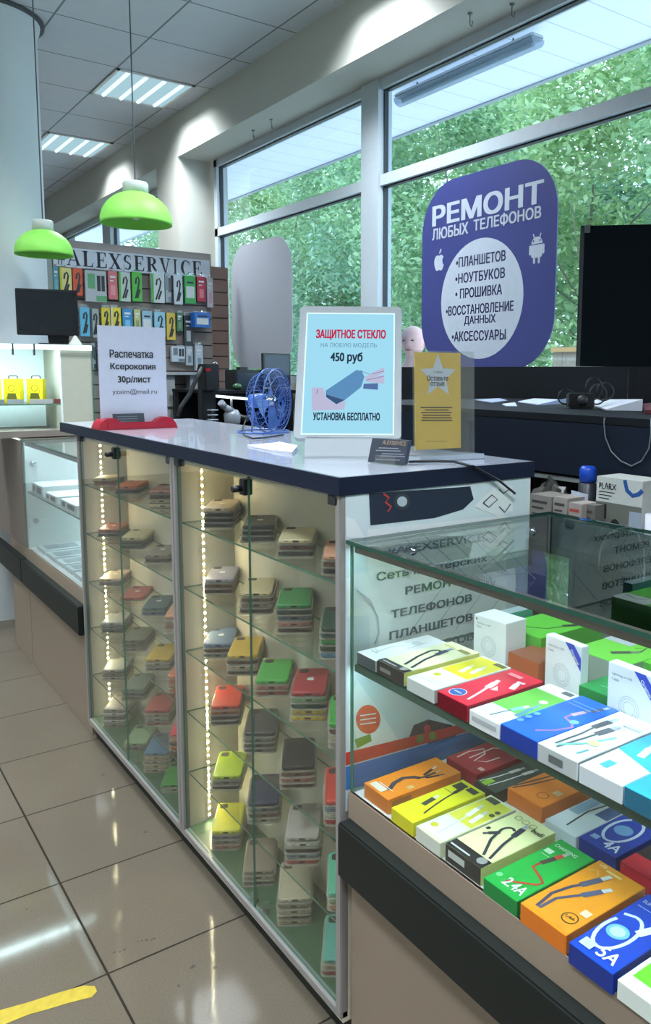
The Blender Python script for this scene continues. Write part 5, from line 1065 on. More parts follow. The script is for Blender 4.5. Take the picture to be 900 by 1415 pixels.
# name board with serif capitals
t = thing('name_board', 'white name board with black serif capitals across the slatted wall top', 'sign', ((xa+xb)/2, YW-.02, wp(180, 372).z))
YH = YW-.028
hp = lambda px, py: PY(px, py, YH)
za, zb_ = avg(hp(90, 372).z, hp(285, 381).z), avg(hp(85, 343).z, hp(285, 358).z)
b = MB(); b.box((hp(74, 360).x, YH, za), (hp(290, 370).x, YH+.01, zb_)); b.build('board', M('pale_name_board', (206, 210, 218), .55), t)
def serif(mb, ch, x, z, w_, h_, y):
    """one serif capital: thick and thin strokes with foot serifs"""
    th, tn, sf = w_*.20, w_*.075, h_*.045
    def P_(u, v): return V(x+u*w_, y, z+v*h_)
    def q(*uv): mb.sheet([P_(u, v) for u, v in uv])
    T, N, F = .25, .10, .06
    def vert(u, wd=T): q((u, 0), (u+wd, 0), (u+wd, 1), (u, 1))
    def foot(u0, u1, v): q((u0, v), (u1, v), (u1, v+F), (u0, v+F))
    def arc_(cu, cv, ru, rv, a0, a1, t0, t1, n=16):
        for i in range(n):
            pts = []
            for k in (i, i+1):
                f = k/n; a = R(a0+(a1-a0)*f); tt = t0+(t1-t0)*math.sin(math.pi*f)
                pts.append(((cu+ru*math.cos(a), cv+rv*math.sin(a)), (cu+(ru-tt)*math.cos(a), cv+(rv-min(tt, F*1.5 if abs(math.sin(a)) > .8 else tt)*.8)*math.sin(a))))
            q(pts[0][0], pts[1][0], pts[1][1], pts[0][1])
    if ch == 'A': q((.04, 0), (.12, 0), (.53, 1), (.46, 1)); q((.72, 0), (.95, 0), (.56, 1), (.44, 1)); q((.22, .32), (.75, .32), (.75, .38), (.24, .38)); foot(-.02, .24, 0); foot(.64, 1.03, 0)
    elif ch == 'L': vert(.14); foot(.02, .46, .95); foot(.02, .9, 0); q((.84, 0), (.95, .30), (.89, .30), (.76, .05))
    elif ch == 'E': vert(.14); foot(.02, .88, .95); foot(.02, .92, 0); q((.3, .48), (.66, .48), (.66, .54), (.3, .54)); q((.88, 1), (.88, .74), (.82, .74), (.76, .95)); q((.92, 0), (.97, .28), (.91, .28), (.80, .05)); q((.62, .36), (.68, .36), (.68, .66), (.62, .66))
    elif ch == 'X': q((.06, 1), (.30, 1), (.94, 0), (.68, 0)); q((.80, 1), (.88, 1), (.20, 0), (.10, 0)); foot(-.02, .40, .95); foot(.66, 1.0, .95); foot(-.02, .32, 0); foot(.58, 1.02, 0)
    elif ch == 'S':
        arc_(.48, .74, .36, .26, 40, 250, .10, .22); arc_(.50, .27, .38, .27, 70, -140, .12, .22); q((.30, .60), (.50, .44), (.72, .40), (.55, .56)); q((.78, .70), (.83, .70), (.83, 1), (.79, 1)); q((.10, .32), (.15, .32), (.16, 0), (.11, 0))
    elif ch in 'RP': vert(.14); foot(.02, .5, .95); foot(.02, .46, 0); arc_(.44, .74, .40, .26, 90, -90, .08, .22); q((.30, .48), (.46, .48), (.46, .53), (.3, .53)); q((.40, .50), (.62, .50), (1.0, 0), (.76, 0)); foot(.78, 1.06, 0)
    elif ch == 'V': q((.04, 1), (.30, 1), (.60, 0), (.50, 0)); q((.80, 1), (.88, 1), (.58, 0), (.50, 0)); foot(-.04, .40, .95); foot(.68, 1.02, .95)
    elif ch == 'I': vert(.36, .26); foot(.18, .82, .95); foot(.18, .82, 0)
    elif ch == 'C': arc_(.54, .5, .46, .5, 45, 315, .08, .24, 26); q((.84, .66), (.89, .66), (.89, 1), (.85, 1)); q((.80, .12), (.92, .24), (.95, .20), (.84, .06))
    elif ch == '#':
        for u in (.28, .58): q((u, 0), (u+.09, 0), (u+.23, 1), (u+.14, 1))
        for v in (.30, .62): q((.1, v), (.98, v), (.98, v+.08), (.1, v+.08))
b = MB(); hxa, hxb = hp(76, 360).x, hp(279, 366).x
word = '#ALEXSERVICE'; wdt = [.8, 1.1, .95, .95, 1.05, .8, .95, 1.05, 1.0, .6, 1.0, .95]; gap = .14
tot = sum(wdt)+gap*(len(wdt)-1); k_ = (hxb-hxa)/tot; x = hxa; hgt = (zb_-za)*.80; z_ = za+(zb_-za)*.09
for ch, wd in zip(word, wdt): serif(b, ch, x, z_, wd*k_, hgt, YH-.002); x += (wd+gap)*k_
b.build('lettering', M('name_ink', (34, 38, 50), .6), t)

# hanging packs on the wall
def pack(label, px0, px1, py0, py1, c, kind='cable', depth=.02, c2=None, row='packs on the upper row of the slatted wall'):
    y = YW-.012-depth
    a = PY(px0, py0, y-.02); d = PY(px1, py1, y-.02); xa_, xb_, zt, zl_ = a.x, d.x, a.z, d.z; y -= .02; w_ = xb_-xa_; h_ = zt-zl_
    t = thing('hanging_pack', label, 'pack', ((xa_+xb_)/2, YW-.012, zl_), 0, row)
    MB().box((xa_, y, zl_), (xb_, y+depth, zt-h_*.10)).build('carton', M('pack_%d_%d_%d' % c, c, .4, 0, .05, 20), t, bevel=.001)
    b = MB(); b.box((xa_+w_*.06, y+depth*.4, zt-h_*.10), (xb_-w_*.06, y+depth*.4+.0012, zt)); b.build('hang_tab', CLEAR, t)
    b = MB(); b.tube([((xa_+xb_)/2, y+.004, zt-h_*.04), ((xa_+xb_)/2, YW-.006, zt-h_*.02)], .003, 5); b.build('hook', CHROME, t)
    b = MB(); q = lambda u, v: V(xa_+u*w_, y-.0008, zl_+v*h_*.9); ms = [M('pack_dark', (44, 48, 52), .5), M('pack_light', (214, 220, 220), .5), M('pack2_%s' % str(c2), c2 or (120, 120, 120), .5)]
    if kind == 'cable': b.ribbon([q(.3, .1), q(.62, .5), q(.72, .72), q(.6, .84), q(.42, .78), q(.36, .6)], .012, (0, -1, 0), 0); b.ribbon([q(.5, .12), q(.75, .42)], .014, (0, -1, 0), 0)
    elif kind == 'window': b.sheet([q(.12, .2), q(.88, .2), q(.88, .62), q(.12, .62)], 1); b.ribbon([q(.2, .75), q(.8, .75)], .012, (0, -1, 0), 0)
    elif kind == 'phone': b.sheet([q(.12, .42), q(.46, .42), q(.46, .9), q(.12, .9)], 2); b.sheet([q(.55, .35), q(.72, .35), q(.72, .85), q(.55, .85)], 0); b.sheet([q(.76, .35), q(.92, .35), q(.92, .85), q(.76, .85)], 0); b.sheet([q(.5, .02), q(1, .02), q(1, .2), q(.5, .2)], 2)
    elif kind == 'plain': b.ribbon([q(.2, .8), q(.8, .8)], .014, (0, -1, 0), 1); b.ribbon([q(.2, .66), q(.6, .66)], .008, (0, -1, 0), 1); b.sheet([q(.25, .15), q(.75, .15), q(.75, .5), q(.25, .5)], 2)
    if c2 and kind == 'cable': b.sheet([V(p.x, p.y+.0004, p.z) for p in (q(0, .0), q(.16, .0), q(.16, 1), q(0, 1))], 2)
    b.build('printed_picture', ms, t)
U = 'packs on the upper row of the slatted wall'; Lw = 'packs on the middle row of the slatted wall'; B_ = 'packs low on the slatted wall'
pack('teal pack at the left end of the upper row', 73, 82, 364, 405, (90, 150, 160), 'plain', c2=(120, 170, 176))
pack('yellow and white cable pack, upper row beside the teal one', 82, 100, 365, 409, (214, 204, 130), 'cable', c2=(196, 186, 40))
pack('orange-red pack in the upper row beside the yellow and white one', 100, 115, 366, 409, (206, 84, 52), 'cable')
pack('wide grey-white pack with two dark blocks, upper row', 117, 148, 368, 418, (176, 180, 182), 'phone', .03, (96, 160, 110))
pack('pink pack in the upper row', 149, 163, 370, 414, (208, 112, 116), 'plain', c2=(222, 150, 150))
pack('white-green cable pack, upper row beside the pink one', 164, 181, 371, 417, (190, 200, 190), 'cable', c2=(90, 186, 70))
pack('all-green pack left of the gap in the upper row', 182, 197, 371, 417, (84, 180, 64), 'cable')
pack('white pack with green edge right of the gap in the upper row', 209, 228, 373, 419, (206, 212, 208), 'cable', .03, (80, 180, 70))
pack('grey-white pack behind the green-edged one, upper row', 228, 237, 373, 418, (170, 180, 186), 'phone', c2=(130, 140, 150))
pack('white cable pack between grey and green packs, upper row', 240, 253, 376, 421, (204, 212, 218), 'cable')
pack('bright green window pack in the upper row near its right end', 255, 271, 376, 420, (60, 170, 80), 'window')
pack('crimson pack in the upper row', 272, 285, 378, 417, (196, 44, 72), 'plain', c2=(226, 130, 140))
pack('pale grey slim pack, right end of the upper row', 286, 295, 379, 425, (196, 192, 196), 'plain', c2=(206, 160, 170))
pack('light blue pack beside the black monitor, middle row', 110, 125, 420, 465, (100, 176, 206), 'cable', row=Lw)
pack('grey cable pack beside the light blue one, middle row', 125, 138, 422, 467, (160, 166, 162), 'cable', row=Lw, c2=(60, 70, 74))
pack('yellow pack left of its twin in the middle row', 140, 153, 421, 458, (218, 196, 60), 'cable', row=Lw)
pack('yellow pack right of its twin in the middle row', 153, 168, 421, 458, (224, 204, 52), 'cable', row=Lw, c2=(210, 210, 190))
pack('blue pack above the white price sheet, middle row', 169, 184, 423, 458, (60, 140, 190), 'plain', row=Lw, c2=(120, 190, 220))
pack('pale yellow pack above the price sheet, middle row', 185, 195, 424, 458, (196, 196, 130), 'plain', row=Lw, c2=(150, 160, 110))
pack('pale blue pack with dark top above the price sheet, middle row', 196, 211, 426, 460, (150, 186, 206), 'window', row=Lw)
pack('light blue and white cable pack right of the price sheet top', 213, 229, 427, 465, (150, 200, 220), 'cable', row=Lw)
pack('golden yellow pack in the middle row right of the price sheet', 230, 243, 428, 470, (222, 186, 60), 'cable', row=Lw)
pack('dark green pack in the middle row', 244, 253, 429, 458, (70, 120, 80), 'plain', row=Lw, c2=(110, 150, 110))
pack('black pack with white cable picture in the middle row', 254, 267, 431, 478, (44, 50, 54), 'plain', row=Lw, c2=(170, 176, 176))
pack('blue carton hanging at the right end of the middle row', 269, 291, 429, 453, (34, 104, 190), 'window', .10, row=Lw)
pack('white adapter pack with grey outline, low on the slatted wall', 237, 256, 476, 500, (196, 206, 214), 'phone', .03, (120, 130, 140), row=B_)
pack('slim white pack beside the adapter pack, low on the wall', 257, 267, 476, 505, (180, 192, 200), 'plain', c2=(120, 130, 140), row=B_)
pack('tall white pack hanging low at the wall right end', 270, 281, 473, 512, (186, 198, 208), 'plain', .04, (130, 150, 170), row=B_)
pack('black and white pack low beside the beige showcase panel', 126, 133, 470, 510, (140, 146, 150), 'phone', c2=(40, 44, 50), row=B_)
pack('dark pack low beside the price sheet left edge', 133, 141, 470, 512, (70, 76, 84), 'plain', c2=(160, 160, 160), row=B_)
# white shelf bracket unit low on the wall
t = thing('wall_rack', 'white bracket rack low on the slatted wall behind the price sheet', 'rack', (wp(245, 520).x, YW-.10, 1.24))
a_, d_ = wp(222, 514, .1), wp(272, 519, .1)
b = MB(); b.box((a_.x, YW-.14, a_.z-.02), (d_.x+.04, YW-.007, a_.z)); b.build('shelf', M('dull_white', (168, 172, 174), .6), t)
for px in (228, 262):
    q = wp(px, 540, .08); MB().box((q.x, YW-.1, 1.12), (q.x+.07, YW-.007, a_.z-.02)).build('post', M('dull_white', (168, 172, 174), .6), t)
b = MB(); b.box((a_.x, YW-.12, 1.24), (d_.x+.04, YW-.007, 1.262)); b.build('lower_shelf', M('dull_white', (168, 172, 174), .6), t)

# far work desk with raised dark shelf and lamp
t = thing('far_desk', 'dark work desk with raised shelf behind the countertop, near the far window', 'desk', (2.45, 5.1, 0))
MB().box((1.95, 4.55, .93), (2.86, 5.75, .96)).build('desk_top', BLKP, t)
MB().box((2.24, 5.05, 1.352), (2.88, 5.75, 1.372)).build('shelf_top', BLKP, t)
for x in (1.98, 2.80):
    for y in (4.6, 5.68): MB().box((x, y, 0), (x+.05, y+.05, .93)).build('leg', DARK, t)
MB().box((2.24, 5.72, .96), (2.86, 5.74, 1.352)).build('rear_panel', BLKP, t); MB().box((2.82, 5.06, .96), (2.86, 5.72, 1.352)).build('side_panel', BLKP, t)
MB().box((2.24, 5.70, .96), (2.27, 5.74, 1.352)).build('post', DARK, t)
t = thing('tube_lamp', 'slim lit tube lamp under the dark desk shelf', 'lamp', (2.44, 5.15, 1.33))
p0, p1 = PY(289, 546, 5.16), PY(344, 551, 5.12)
b = MB(); b.tube([p0+UP*.014, p1+UP*.014], .012, 8); b.build('lamp_housing', DARK, t); MB().tube([p0, p1], .011, 10).build('lit_tube', glow('desk_tube', (230, 244, 255), 2.0), t)
b = MB(); q = p0*.45+p1*.55; b.tube([q, V(q.x, q.y, .9605)], .008, 8); b.build('lamp_post', CHROME, t)
def screen(name, label, px0, px1, py0, py1, y, c, zbase, th=.03, frame=True):
    a, d = PY(px0, py0, y), PY(px1, py1, y); t = thing(name, label, 'monitor', ((a.x+d.x)/2, y, zbase))
    MB().box((a.x, y, d.z), (d.x, y+th, a.z)).build('housing', BLACK, t, bevel=.003)
    MB().box((a.x+.012, y-.001, d.z+.02), (d.x-.012, y-.0002, a.z-.012)).build('screen', c, t)
    m = (a.x+d.x)/2; MB().box((m-.03, y+.012, zbase+.010), (m+.03, y+th+.004, d.z+.02)).build('neck', BLACK, t); MB().box((m-.09, y-.04, zbase+.0005), (m+.09, y+.09, zbase+.010)).build('base', BLACK, t, bevel=.002)
SCR = M('dark_screen', (30, 44, 58), .2)
screen('desk_monitor', 'black monitor standing tall on the dark desk shelf', 363.5, 402, 488, 535, 5.13, SCR, 1.372)
b = thing('black_case', 'low black box left of the tall desk monitor', 'box', (2.45, 5.2, 1.372)); a_, d_ = PY(326, 511, 5.16), PY(366, 536, 5.16)
MB().box((a_.x, 5.16, 1.3725), (d_.x-.01, 5.34, a_.z)).build('body', BLACK, b, bevel=.004); q = MB(); q.box((a_.x+.01, 5.158, 1.40), (d_.x-.03, 5.1598, a_.z-.02)); q.build('front_panel', SCR, b)
q = MB(); q.box(((a_.x+d_.x)/2-.06, 5.2, a_.z), ((a_.x+d_.x)/2, 5.26, a_.z+.02)); q.build('cap', BLACK, b)
g = PY(328, 533, 5.1); q = MB(); q.ball(V(g.x, 5.1, 1.3735+.024), .033, .033, .024, 18)
tag(q.build('green_ball', M('dark_green_gloss', (60, 100, 66), .25), origin=(g.x, 5.1, 1.3735)), 'small dark green dome on the desk shelf by the fan', 'ball')
# black upright device at the left of the desk
a_, d_ = PY(277, 503, 4.95), PY(303, 570, 4.95)
t = thing('desk_device', 'upright black device with small red display by the slatted wall', 'device', ((a_.x+d_.x)/2, 4.95, .9605))
MB().box((a_.x+.01, 4.95, .961), (d_.x-.02, 5.03, a_.z-.02)).build('column', BLACK, t, bevel=.004)
MB().box((a_.x+.01, 4.90, PY(283, 540, 4.9).z), (d_.x-.015, 5.02, a_.z)).build('head', BLACK, t, bevel=.006)
c_ = PY(288, 511, 4.899); q = MB()
for k in range(3): q.box((c_.x-.016+.012*k, 4.8988, c_.z-.008), (c_.x-.008+.012*k, 4.8998, c_.z+.008))
q.build('red_display', glow('dim_red_digits', (170, 40, 60), .8), t)
q = MB(); q.tube([PY(280, 508, 4.93), PY(272, 522, 4.93), PY(262, 545, 4.93), PY(250, 562, 4.93), PY(247, 575, 4.93)], .014, 8); q.build('hose', M('black_hose', (40, 42, 46), .5), t)
q = MB(); q.tube([PY(292, 505, 4.93), PY(298, 500, 4.93), PY(302, 506, 4.93)], .004, 6); q.build('wire_loop', CHROME, t)
# microscope
m0 = PY(322, 575, 4.75)
t = thing('microscope', 'silver bench microscope behind the blue fan', 'microscope', (m0.x, 4.75, .9605)); SIL = M('silver_grey_paint', (150, 156, 166), .35, .2)
b = MB(); b.box((m0.x-.09, 4.70, .961), (m0.x+.10, 4.86, .98)); b.build('base', DARK, t, bevel=.004)
b = MB(); b.tube([(m0.x+.06, 4.84, .98), (m0.x+.06, 4.84, m0.z+.03)], .016, 12); b.build('post', SIL, t)
b = MB(); b.lathe([(0, -.07), (.03, -.07), (.05, -.03), (.055, .02), (.035, .05), (0, .055)], (m0.x, 4.76, m0.z-.01), 20); b.build('head', SIL, t)
b = MB(); b.tube([(m0.x-.01, 4.75, m0.z+.03), PY(310, 562, 4.74)], [.026, .020], 12); b.tube([PY(310, 562, 4.74), PY(305, 556, 4.73)], .022, 12); b.build('eyepiece', SIL, t)
b = MB(); b.tube([(m0.x+.0, 4.76, m0.z-.08), (m0.x+.0, 4.76, m0.z-.13)], .024, 14); b.tube([(m0.x+.055, 4.80, m0.z-.01), (m0.x+.10, 4.74, m0.z-.02)], .02, 12); b.build('lens', BLACK, t)
p_ = PY(294, 572, 4.7); t = thing('flux_stand', 'small clear and silver stand left of the microscope', 'stand', (p_.x, 4.7, .9605)); b = MB()
for k in range(5): b.lathe([(0, 0), (.035-.003*(k % 2), 0), (.035-.003*(k % 2), .008), (0, .008)], (p_.x, 4.7, p_.z+.02-.03*k), 16)
b.build('disc_stack', M('cloudy_silver', (140, 148, 158), .25, .3), t); MB().tube([(p_.x, 4.7, .961), (p_.x, 4.7, p_.z+.03)], .008, 8).build('rod', CHROME, t)

# monitor on the lit showcase
A4 = EYE+ray(18, 402)*4.28; dr2 = V(.965, -.26, 0).normalized(); n2 = dr2.cross(UP)
def onm(px, py): return PV(px, py, A4, n2)
tl, tr_, br, bl = onm(18, 402), onm(103.5, 397), onm(112, 463), onm(26, 464)
zt2 = avg(tl.z, tr_.z); zb2 = avg(bl.z, br.z); ln = avg((tr_-tl).dot(dr2), (br-bl).dot(dr2)); sh = bl.xy-tl.xy
o_ = V(avg(tl.x, bl.x), avg(tl.y, bl.y), 0)
mc = o_+dr2*(ln*.66); mc.z = 1.6335
t = thing('wall_monitor', 'black monitor standing on top of the lit showcase', 'monitor', (mc.x, mc.y, 1.6335))
def mp(u, z, k): return V(o_.x, o_.y, 0)+dr2*u+UP*z+n2*k
b = MB(); b.poly([mp(0, zb2, 0), mp(ln, zb2, 0), mp(ln, zt2, 0), mp(0, zt2, 0)], n2*-.03); b.build('housing', BLACK, t, bevel=.003)
b = MB(); b.poly([mp(.01, zb2+.025, .0004), mp(ln-.01, zb2+.025, .0004), mp(ln-.01, zt2-.01, .0004), mp(.01, zt2-.01, .0004)], n2*.0008); b.build('screen', M('black_screen', (26, 32, 36), .25), t)
b = MB(); u_ = ln*.66; b.poly([mp(u_-.05, 1.645, -.034), mp(u_+.05, 1.645, -.034), mp(u_+.06, zb2+.05, -.034), mp(u_-.06, zb2+.05, -.034)], n2*-.014); b.build('neck', BLACK, t)
b = MB(); b.poly([mp(u_-.1, 1.634, .05), mp(u_+.1, 1.634, .05), mp(u_+.1, 1.634, -.09), mp(u_-.1, 1.634, -.09)], UP*.011); b.build('base', BLACK, t, bevel=.002)
p_ = PZ(104, 477, 1.6335); p_ = PY(104, 474, 4.5); b = MB(); q0 = V(p_.x, 4.5, 1.6335)
b.add([q0+V(-.03, -.03, 0), q0+V(.03, -.03, 0), q0+V(.03, .03, 0), q0+V(-.03, .03, 0), q0+V(-.004, 0, .05), q0+V(.006, 0, .05)], [(0, 1, 2, 3), (0, 1, 5, 4), (1, 2, 5), (2, 3, 4, 5), (3, 0, 4)])
tag(b.build('paper_tent', M('pale_paper_tent', (190, 194, 180), .6), origin=q0), 'small pale paper tent beside the monitor foot on the lit showcase', 'card')

# ================================================================== yellow tape and marks on the floor
b = MB(); q = [PZ(x, y, .0004) for x, y in [(-14, 1400), (40, 1385), (80, 1372), (116, 1362), (131, 1363), (134, 1370), (127, 1378), (95, 1386), (62, 1396), (40, 1402), (20, 1410), (-14, 1424)]]
b.poly(q, (0, 0, .0006)); tm_ = M('yellow_tape', (176, 154, 34), .5, 0, .25, 50)
tag(b.build('floor_tape', tm_, origin=q[0]), 'worn strip of yellow tape on the floor tiles', 'tape')
b = MB()
for px, py, r_ in ((201, 1150, .006), (297, 1337, .006), (265, 1337, .004), (247, 1362, .004), (268, 1335, .005), (190, 1301, .003), (196, 1300, .003), (203, 1299, .004), (209, 1299, .003), (213, 1297, .004), (158, 1316, .004), (166, 1315, .003), (172, 1312, .004), (142, 1070, .009), (37, 1256, .003)):
    c = PZ(px, py, .0003); b.sheet([c+V(r_*math.cos(a)*rnd.uniform(.7, 1.3), r_*math.sin(a)*rnd.uniform(.7, 1.3), 0) for a in [2*math.pi*k/9 for k in range(9)]])
tag(b.build('floor_specks', M('dark_speck', (52, 46, 42), .7)), 'dark specks scattered on the floor tiles', 'specks', kind='stuff')

# tubular lamp under the canopy outside
f0, f1 = PX(552, 140, 3.5), PX(744, 66, 3.5); zc = avg(f0.z, f1.z)
t = thing('canopy_lamp', 'unlit clear-covered tube lamp under the canopy outside the window', 'lamp', (3.5, avg(f0.y, f1.y), zc))
MB().box((3.45, f1.y, zc+.03), (3.55, f0.y, zc+.06)).build('housing', M('grey_lamp_body', (170, 178, 186), .5), t, bevel=.01)
b = MB(); b.poly([V(3.5+.05*math.cos(R(a)), f1.y, zc+.03-.05*math.sin(R(a))) for a in range(0, 181, 20)], (0, f0.y-f1.y, 0)); b.build('clear_cover', glassy('lamp_cover', (220, 230, 238), .08, .6, 3, .25, (170, 184, 196), .1), t)
b = MB(); b.tube([(3.5, f1.y+.04, zc+.01), (3.5, f0.y-.04, zc+.01)], .013, 10); b.build('tube', M('unlit_tube', (206, 214, 218), .4), t)
for y in (f1.y+.2, f0.y-.2): MB().tube([(3.5, y, zc+.06), (3.5, y, 3.43)], .006, 6).build('hanger', DARK, t)

# ================================================================== trees outside
def leaf_mat(name, c, c2):
    m = bpy.data.materials.new(name); m.use_nodes = True; tr = m.node_tree; tr.nodes.clear(); L = tr.links.new
    o = tr.nodes.new('ShaderNodeOutputMaterial'); d = tr.nodes.new('ShaderNodeBsdfDiffuse'); s = tr.nodes.new('ShaderNodeBsdfTranslucent'); g = tr.nodes.new('ShaderNodeBsdfGlossy'); g.inputs['Roughness'].default_value = .45
    mix = tr.nodes.new('ShaderNodeMixShader'); mix.inputs[0].default_value = .5; mg = tr.nodes.new('ShaderNodeMixShader'); mg.inputs[0].default_value = .10
    ge = tr.nodes.new('ShaderNodeNewGeometry'); h = tr.nodes.new('ShaderNodeMixRGB'); h.inputs[1].default_value = lin(c); h.inputs[2].default_value = lin(c2)
    L(ge.outputs['Random Per Island'], h.inputs[0]); L(h.outputs[0], d.inputs[0]); L(h.outputs[0], s.inputs[0]); L(d.outputs[0], mix.inputs[1]); L(s.outputs[0], mix.inputs[2]); L(mix.outputs[0], mg.inputs[1]); L(g.outputs[0], mg.inputs[2]); L(mg.outputs[0], o.inputs[0])
    return m
LM = [leaf_mat('leaf_a', (112, 160, 112), (176, 206, 156)), leaf_mat('leaf_b', (100, 150, 116), (166, 200, 166)), leaf_mat('leaf_c', (128, 170, 106), (190, 212, 156))]
BARK = M('bark', (112, 106, 92), .9, 0, .2, 12)
def tree(x, y, h_, r_, seed, mi, label, n=2600, name='leafy_tree', low=.18, lsz=1.15):
    rr_ = random.Random(seed); t = thing(name, label, 'tree', (x, y, .02), 0, 'trees beyond the window')
    b = MB(); tops = []
    b.tube([(x, y, .02), (x+rr_.uniform(-.1, .1), y, h_*.3), (x+rr_.uniform(-.2, .2), y+rr_.uniform(-.2, .2), h_*.6)], [.07, .05, .015], 8)
    for k in range(5):
        a = rr_.uniform(0, 6.28); z0 = h_*rr_.uniform(.25, .6); e = V(x+r_*.7*math.cos(a), y+r_*.7*math.sin(a), z0+h_*rr_.uniform(.1, .3)); b.tube([(x, y, z0), (V(x, y, z0)+e)/2+V(0, 0, .1), e], [.018, .012, .005], 5)
    b.build('trunk', BARK, t)
    vs = []; fs = []
    blobs = []
    for k in range(16):
        a = rr_.uniform(0, 6.28); z_ = rr_.uniform(low, .92)*h_; q = r_*math.sqrt(rr_.random())*.75*(1.1-.5*abs(z_/h_-.5)); blobs.append((V(x+q*math.cos(a), y+q*math.sin(a), z_), r_*rr_.uniform(.28, .5)))
    for k in range(n):
        c, rb_ = blobs[k % 16]; d = V(rr_.gauss(0, 1), rr_.gauss(0, 1), rr_.gauss(0, 1)).normalized(); p = c+d*rb_*(rr_.uniform(.45, 1.05))
        if p.z < .1: continue
        u_ = V(rr_.gauss(0, 1), rr_.gauss(0, 1), rr_.gauss(0, .6)).normalized(); v_ = u_.cross((d*.6+V(0, 0, .7)+V(rr_.gauss(0, .4), rr_.gauss(0, .4), rr_.gauss(0, .4))).normalized())
        if v_.length < .1: continue
        v_.normalize(); s_ = lsz*rr_.uniform(.032, .075); i = len(vs)
        vs += [p-u_*s_, p+v_*s_*.5, p+u_*s_, p-v_*s_*.5]; fs.append((i, i+1, i+2, i+3))
    f = MB(); f.v = vs; f.f = fs; f.m = [0]*len(fs); f.sm = [False]*len(fs)
    inv = WM[t.name].inverted(); me = bpy.data.meshes.new('foliage'); me.from_pydata([inv @ q for q in vs], [], fs); me.materials.append(LM[mi]); o = bpy.data.objects.new('foliage', me); COL.objects.link(o); o.parent = t; WM[o.name] = WM[t.name]
spots = [(9.5, 5.6, 6.6, 2.4, 0), (10.2, 8.6, 7.4, 2.5, 2), (10.0, 11.6, 7.0, 2.4, 0), (10.5, 14.8, 7.6, 2.6, 1), (10.0, 18.0, 7.4, 2.6, 0), (10.6, 21.6, 7.8, 2.8, 2), (10.2, 25.4, 8.0, 2.9, 1), (10.8, 30.0, 8.6, 3.2, 0)]
names = ['nearest leafy tree at the right, above the black board', 'leafy tree behind the blue repair sign', 'leafy tree above the blue sign and beside the mullion', 'leafy tree behind the window mullion', 'leafy tree right of the pale rounded board', 'leafy tree above the pale rounded board', 'leafy tree at the left end of the near window', 'farthest leafy tree seen through the far window bay']
for i, (x, y, h_, r_, mi) in enumerate(spots): tree(x, y, h_, r_, 20+i, mi, names[i], 19000)
back = [(15.0, 8.5, 8.8, 3.4, 1), (15.5, 13.5, 9.4, 3.6, 0), (15.0, 18.8, 9.2, 3.6, 2), (15.5, 24.4, 9.8, 3.8, 1), (15.2, 30.5, 10.2, 4.0, 0), (15.5, 38.0, 11, 4.4, 2)]
bn = ['tall tree in the second row, far right behind the board', 'tall tree in the second row behind the blue sign', 'tall tree in the second row behind the mullion', 'tall tree in the second row left of the mullion', 'tall tree in the second row behind the pale board', 'tall tree in the second row, far left']
for i, (x, y, h_, r_, mi) in enumerate(back): tree(x, y, h_, r_, 60+i, mi, bn[i], 15000, lsz=2.0)

# low brick wall beyond, glimpsed beside the board
t = thing('garden_wall', 'low orange brick wall glimpsed outside between sign and black board', 'wall', (8.6, 7.4, .02))
ga, gb, gz_ = PX(815, 480, 7.0), PX(765, 480, 7.0), PX(790, 486, 7.0).z
b = MB(); b.box((7.0, ga.y-.3, .02), (7.2, gb.y, gz_)); b.build('brickwork', grid_mat('bricks', (150, 136, 122), (120, 112, 104), 2, .25, 0, 0, .012, .85, .2, 12), t)
MB().box((6.96, ga.y-.3, gz_), (7.24, gb.y, gz_+.05)).build('coping', M('orange_coping', (190, 150, 100), .7), t)

# ================================================================== person outside
PD = 5.6
hc = EYE+ray(572, 472)*PD
gz = .02
face = V(-hc.x, -hc.y, 0).normalized(); face = (face+V(-.25, .3, 0)).normalized(); side = face.cross(UP)*-1
pt = thing('person', 'bald person in lilac shirt passing outside the window behind the light box', 'person', (hc.x, hc.y, gz))
SKIN = M('skin', (226, 178, 172), .5, 0, .05, 20); SHIRT = M('lilac_shirt', (178, 160, 196), .8); TROU = M('dark_trousers', (46, 52, 66), .8)
zs = hc.z-.27
def sk(name, verts, edges, rad, mat_, root=0, sub=2):
    me = bpy.data.meshes.new(name); inv = WM[pt.name].inverted(); me.from_pydata([inv @ V(*v) for v in verts], edges, []); me.materials.append(mat_)
    o = bpy.data.objects.new(name, me); COL.objects.link(o); o.parent = pt; WM[o.name] = WM[pt.name]
    md = o.modifiers.new('skin', 'SKIN'); md.use_smooth_shade = True
    if not me.skin_vertices: me.attributes  # layer is made with the modifier
    return o, me
def body(name, nodes, mat_, sub=2):
    """tapering limb network grown as one surface: nodes = {key: (pos, radius, parent key)}"""
    keys = list(nodes); idx = {k: i for i, k in enumerate(keys)}
    inv = WM[pt.name].inverted()
    me = bpy.data.meshes.new(name); me.from_pydata([inv @ nodes[k][0] for k in keys], [(idx[k], idx[nodes[k][2]]) for k in keys if nodes[k][2]], [])
    o = bpy.data.objects.new(name, me); COL.objects.link(o); o.parent = pt; WM[o.name] = WM[pt.name]
    bm = bmesh.new(); bm.from_mesh(me); lay = bm.verts.layers.skin.verify(); bm.verts.ensure_lookup_table()
    for i, k in enumerate(keys):
        r_ = nodes[k][1]; bm.verts[i][lay].radius = r_ if isinstance(r_, tuple) else (r_, r_)
        bm.verts[i][lay].use_root = (i == 0)
    bm.to_mesh(me); bm.free(); me.materials.append(mat_)
    m1 = o.modifiers.new('skin', 'SKIN'); m1.use_smooth_shade = True; m2 = o.modifiers.new('sub', 'SUBSURF'); m2.levels = sub; m2.render_levels = sub
    return o
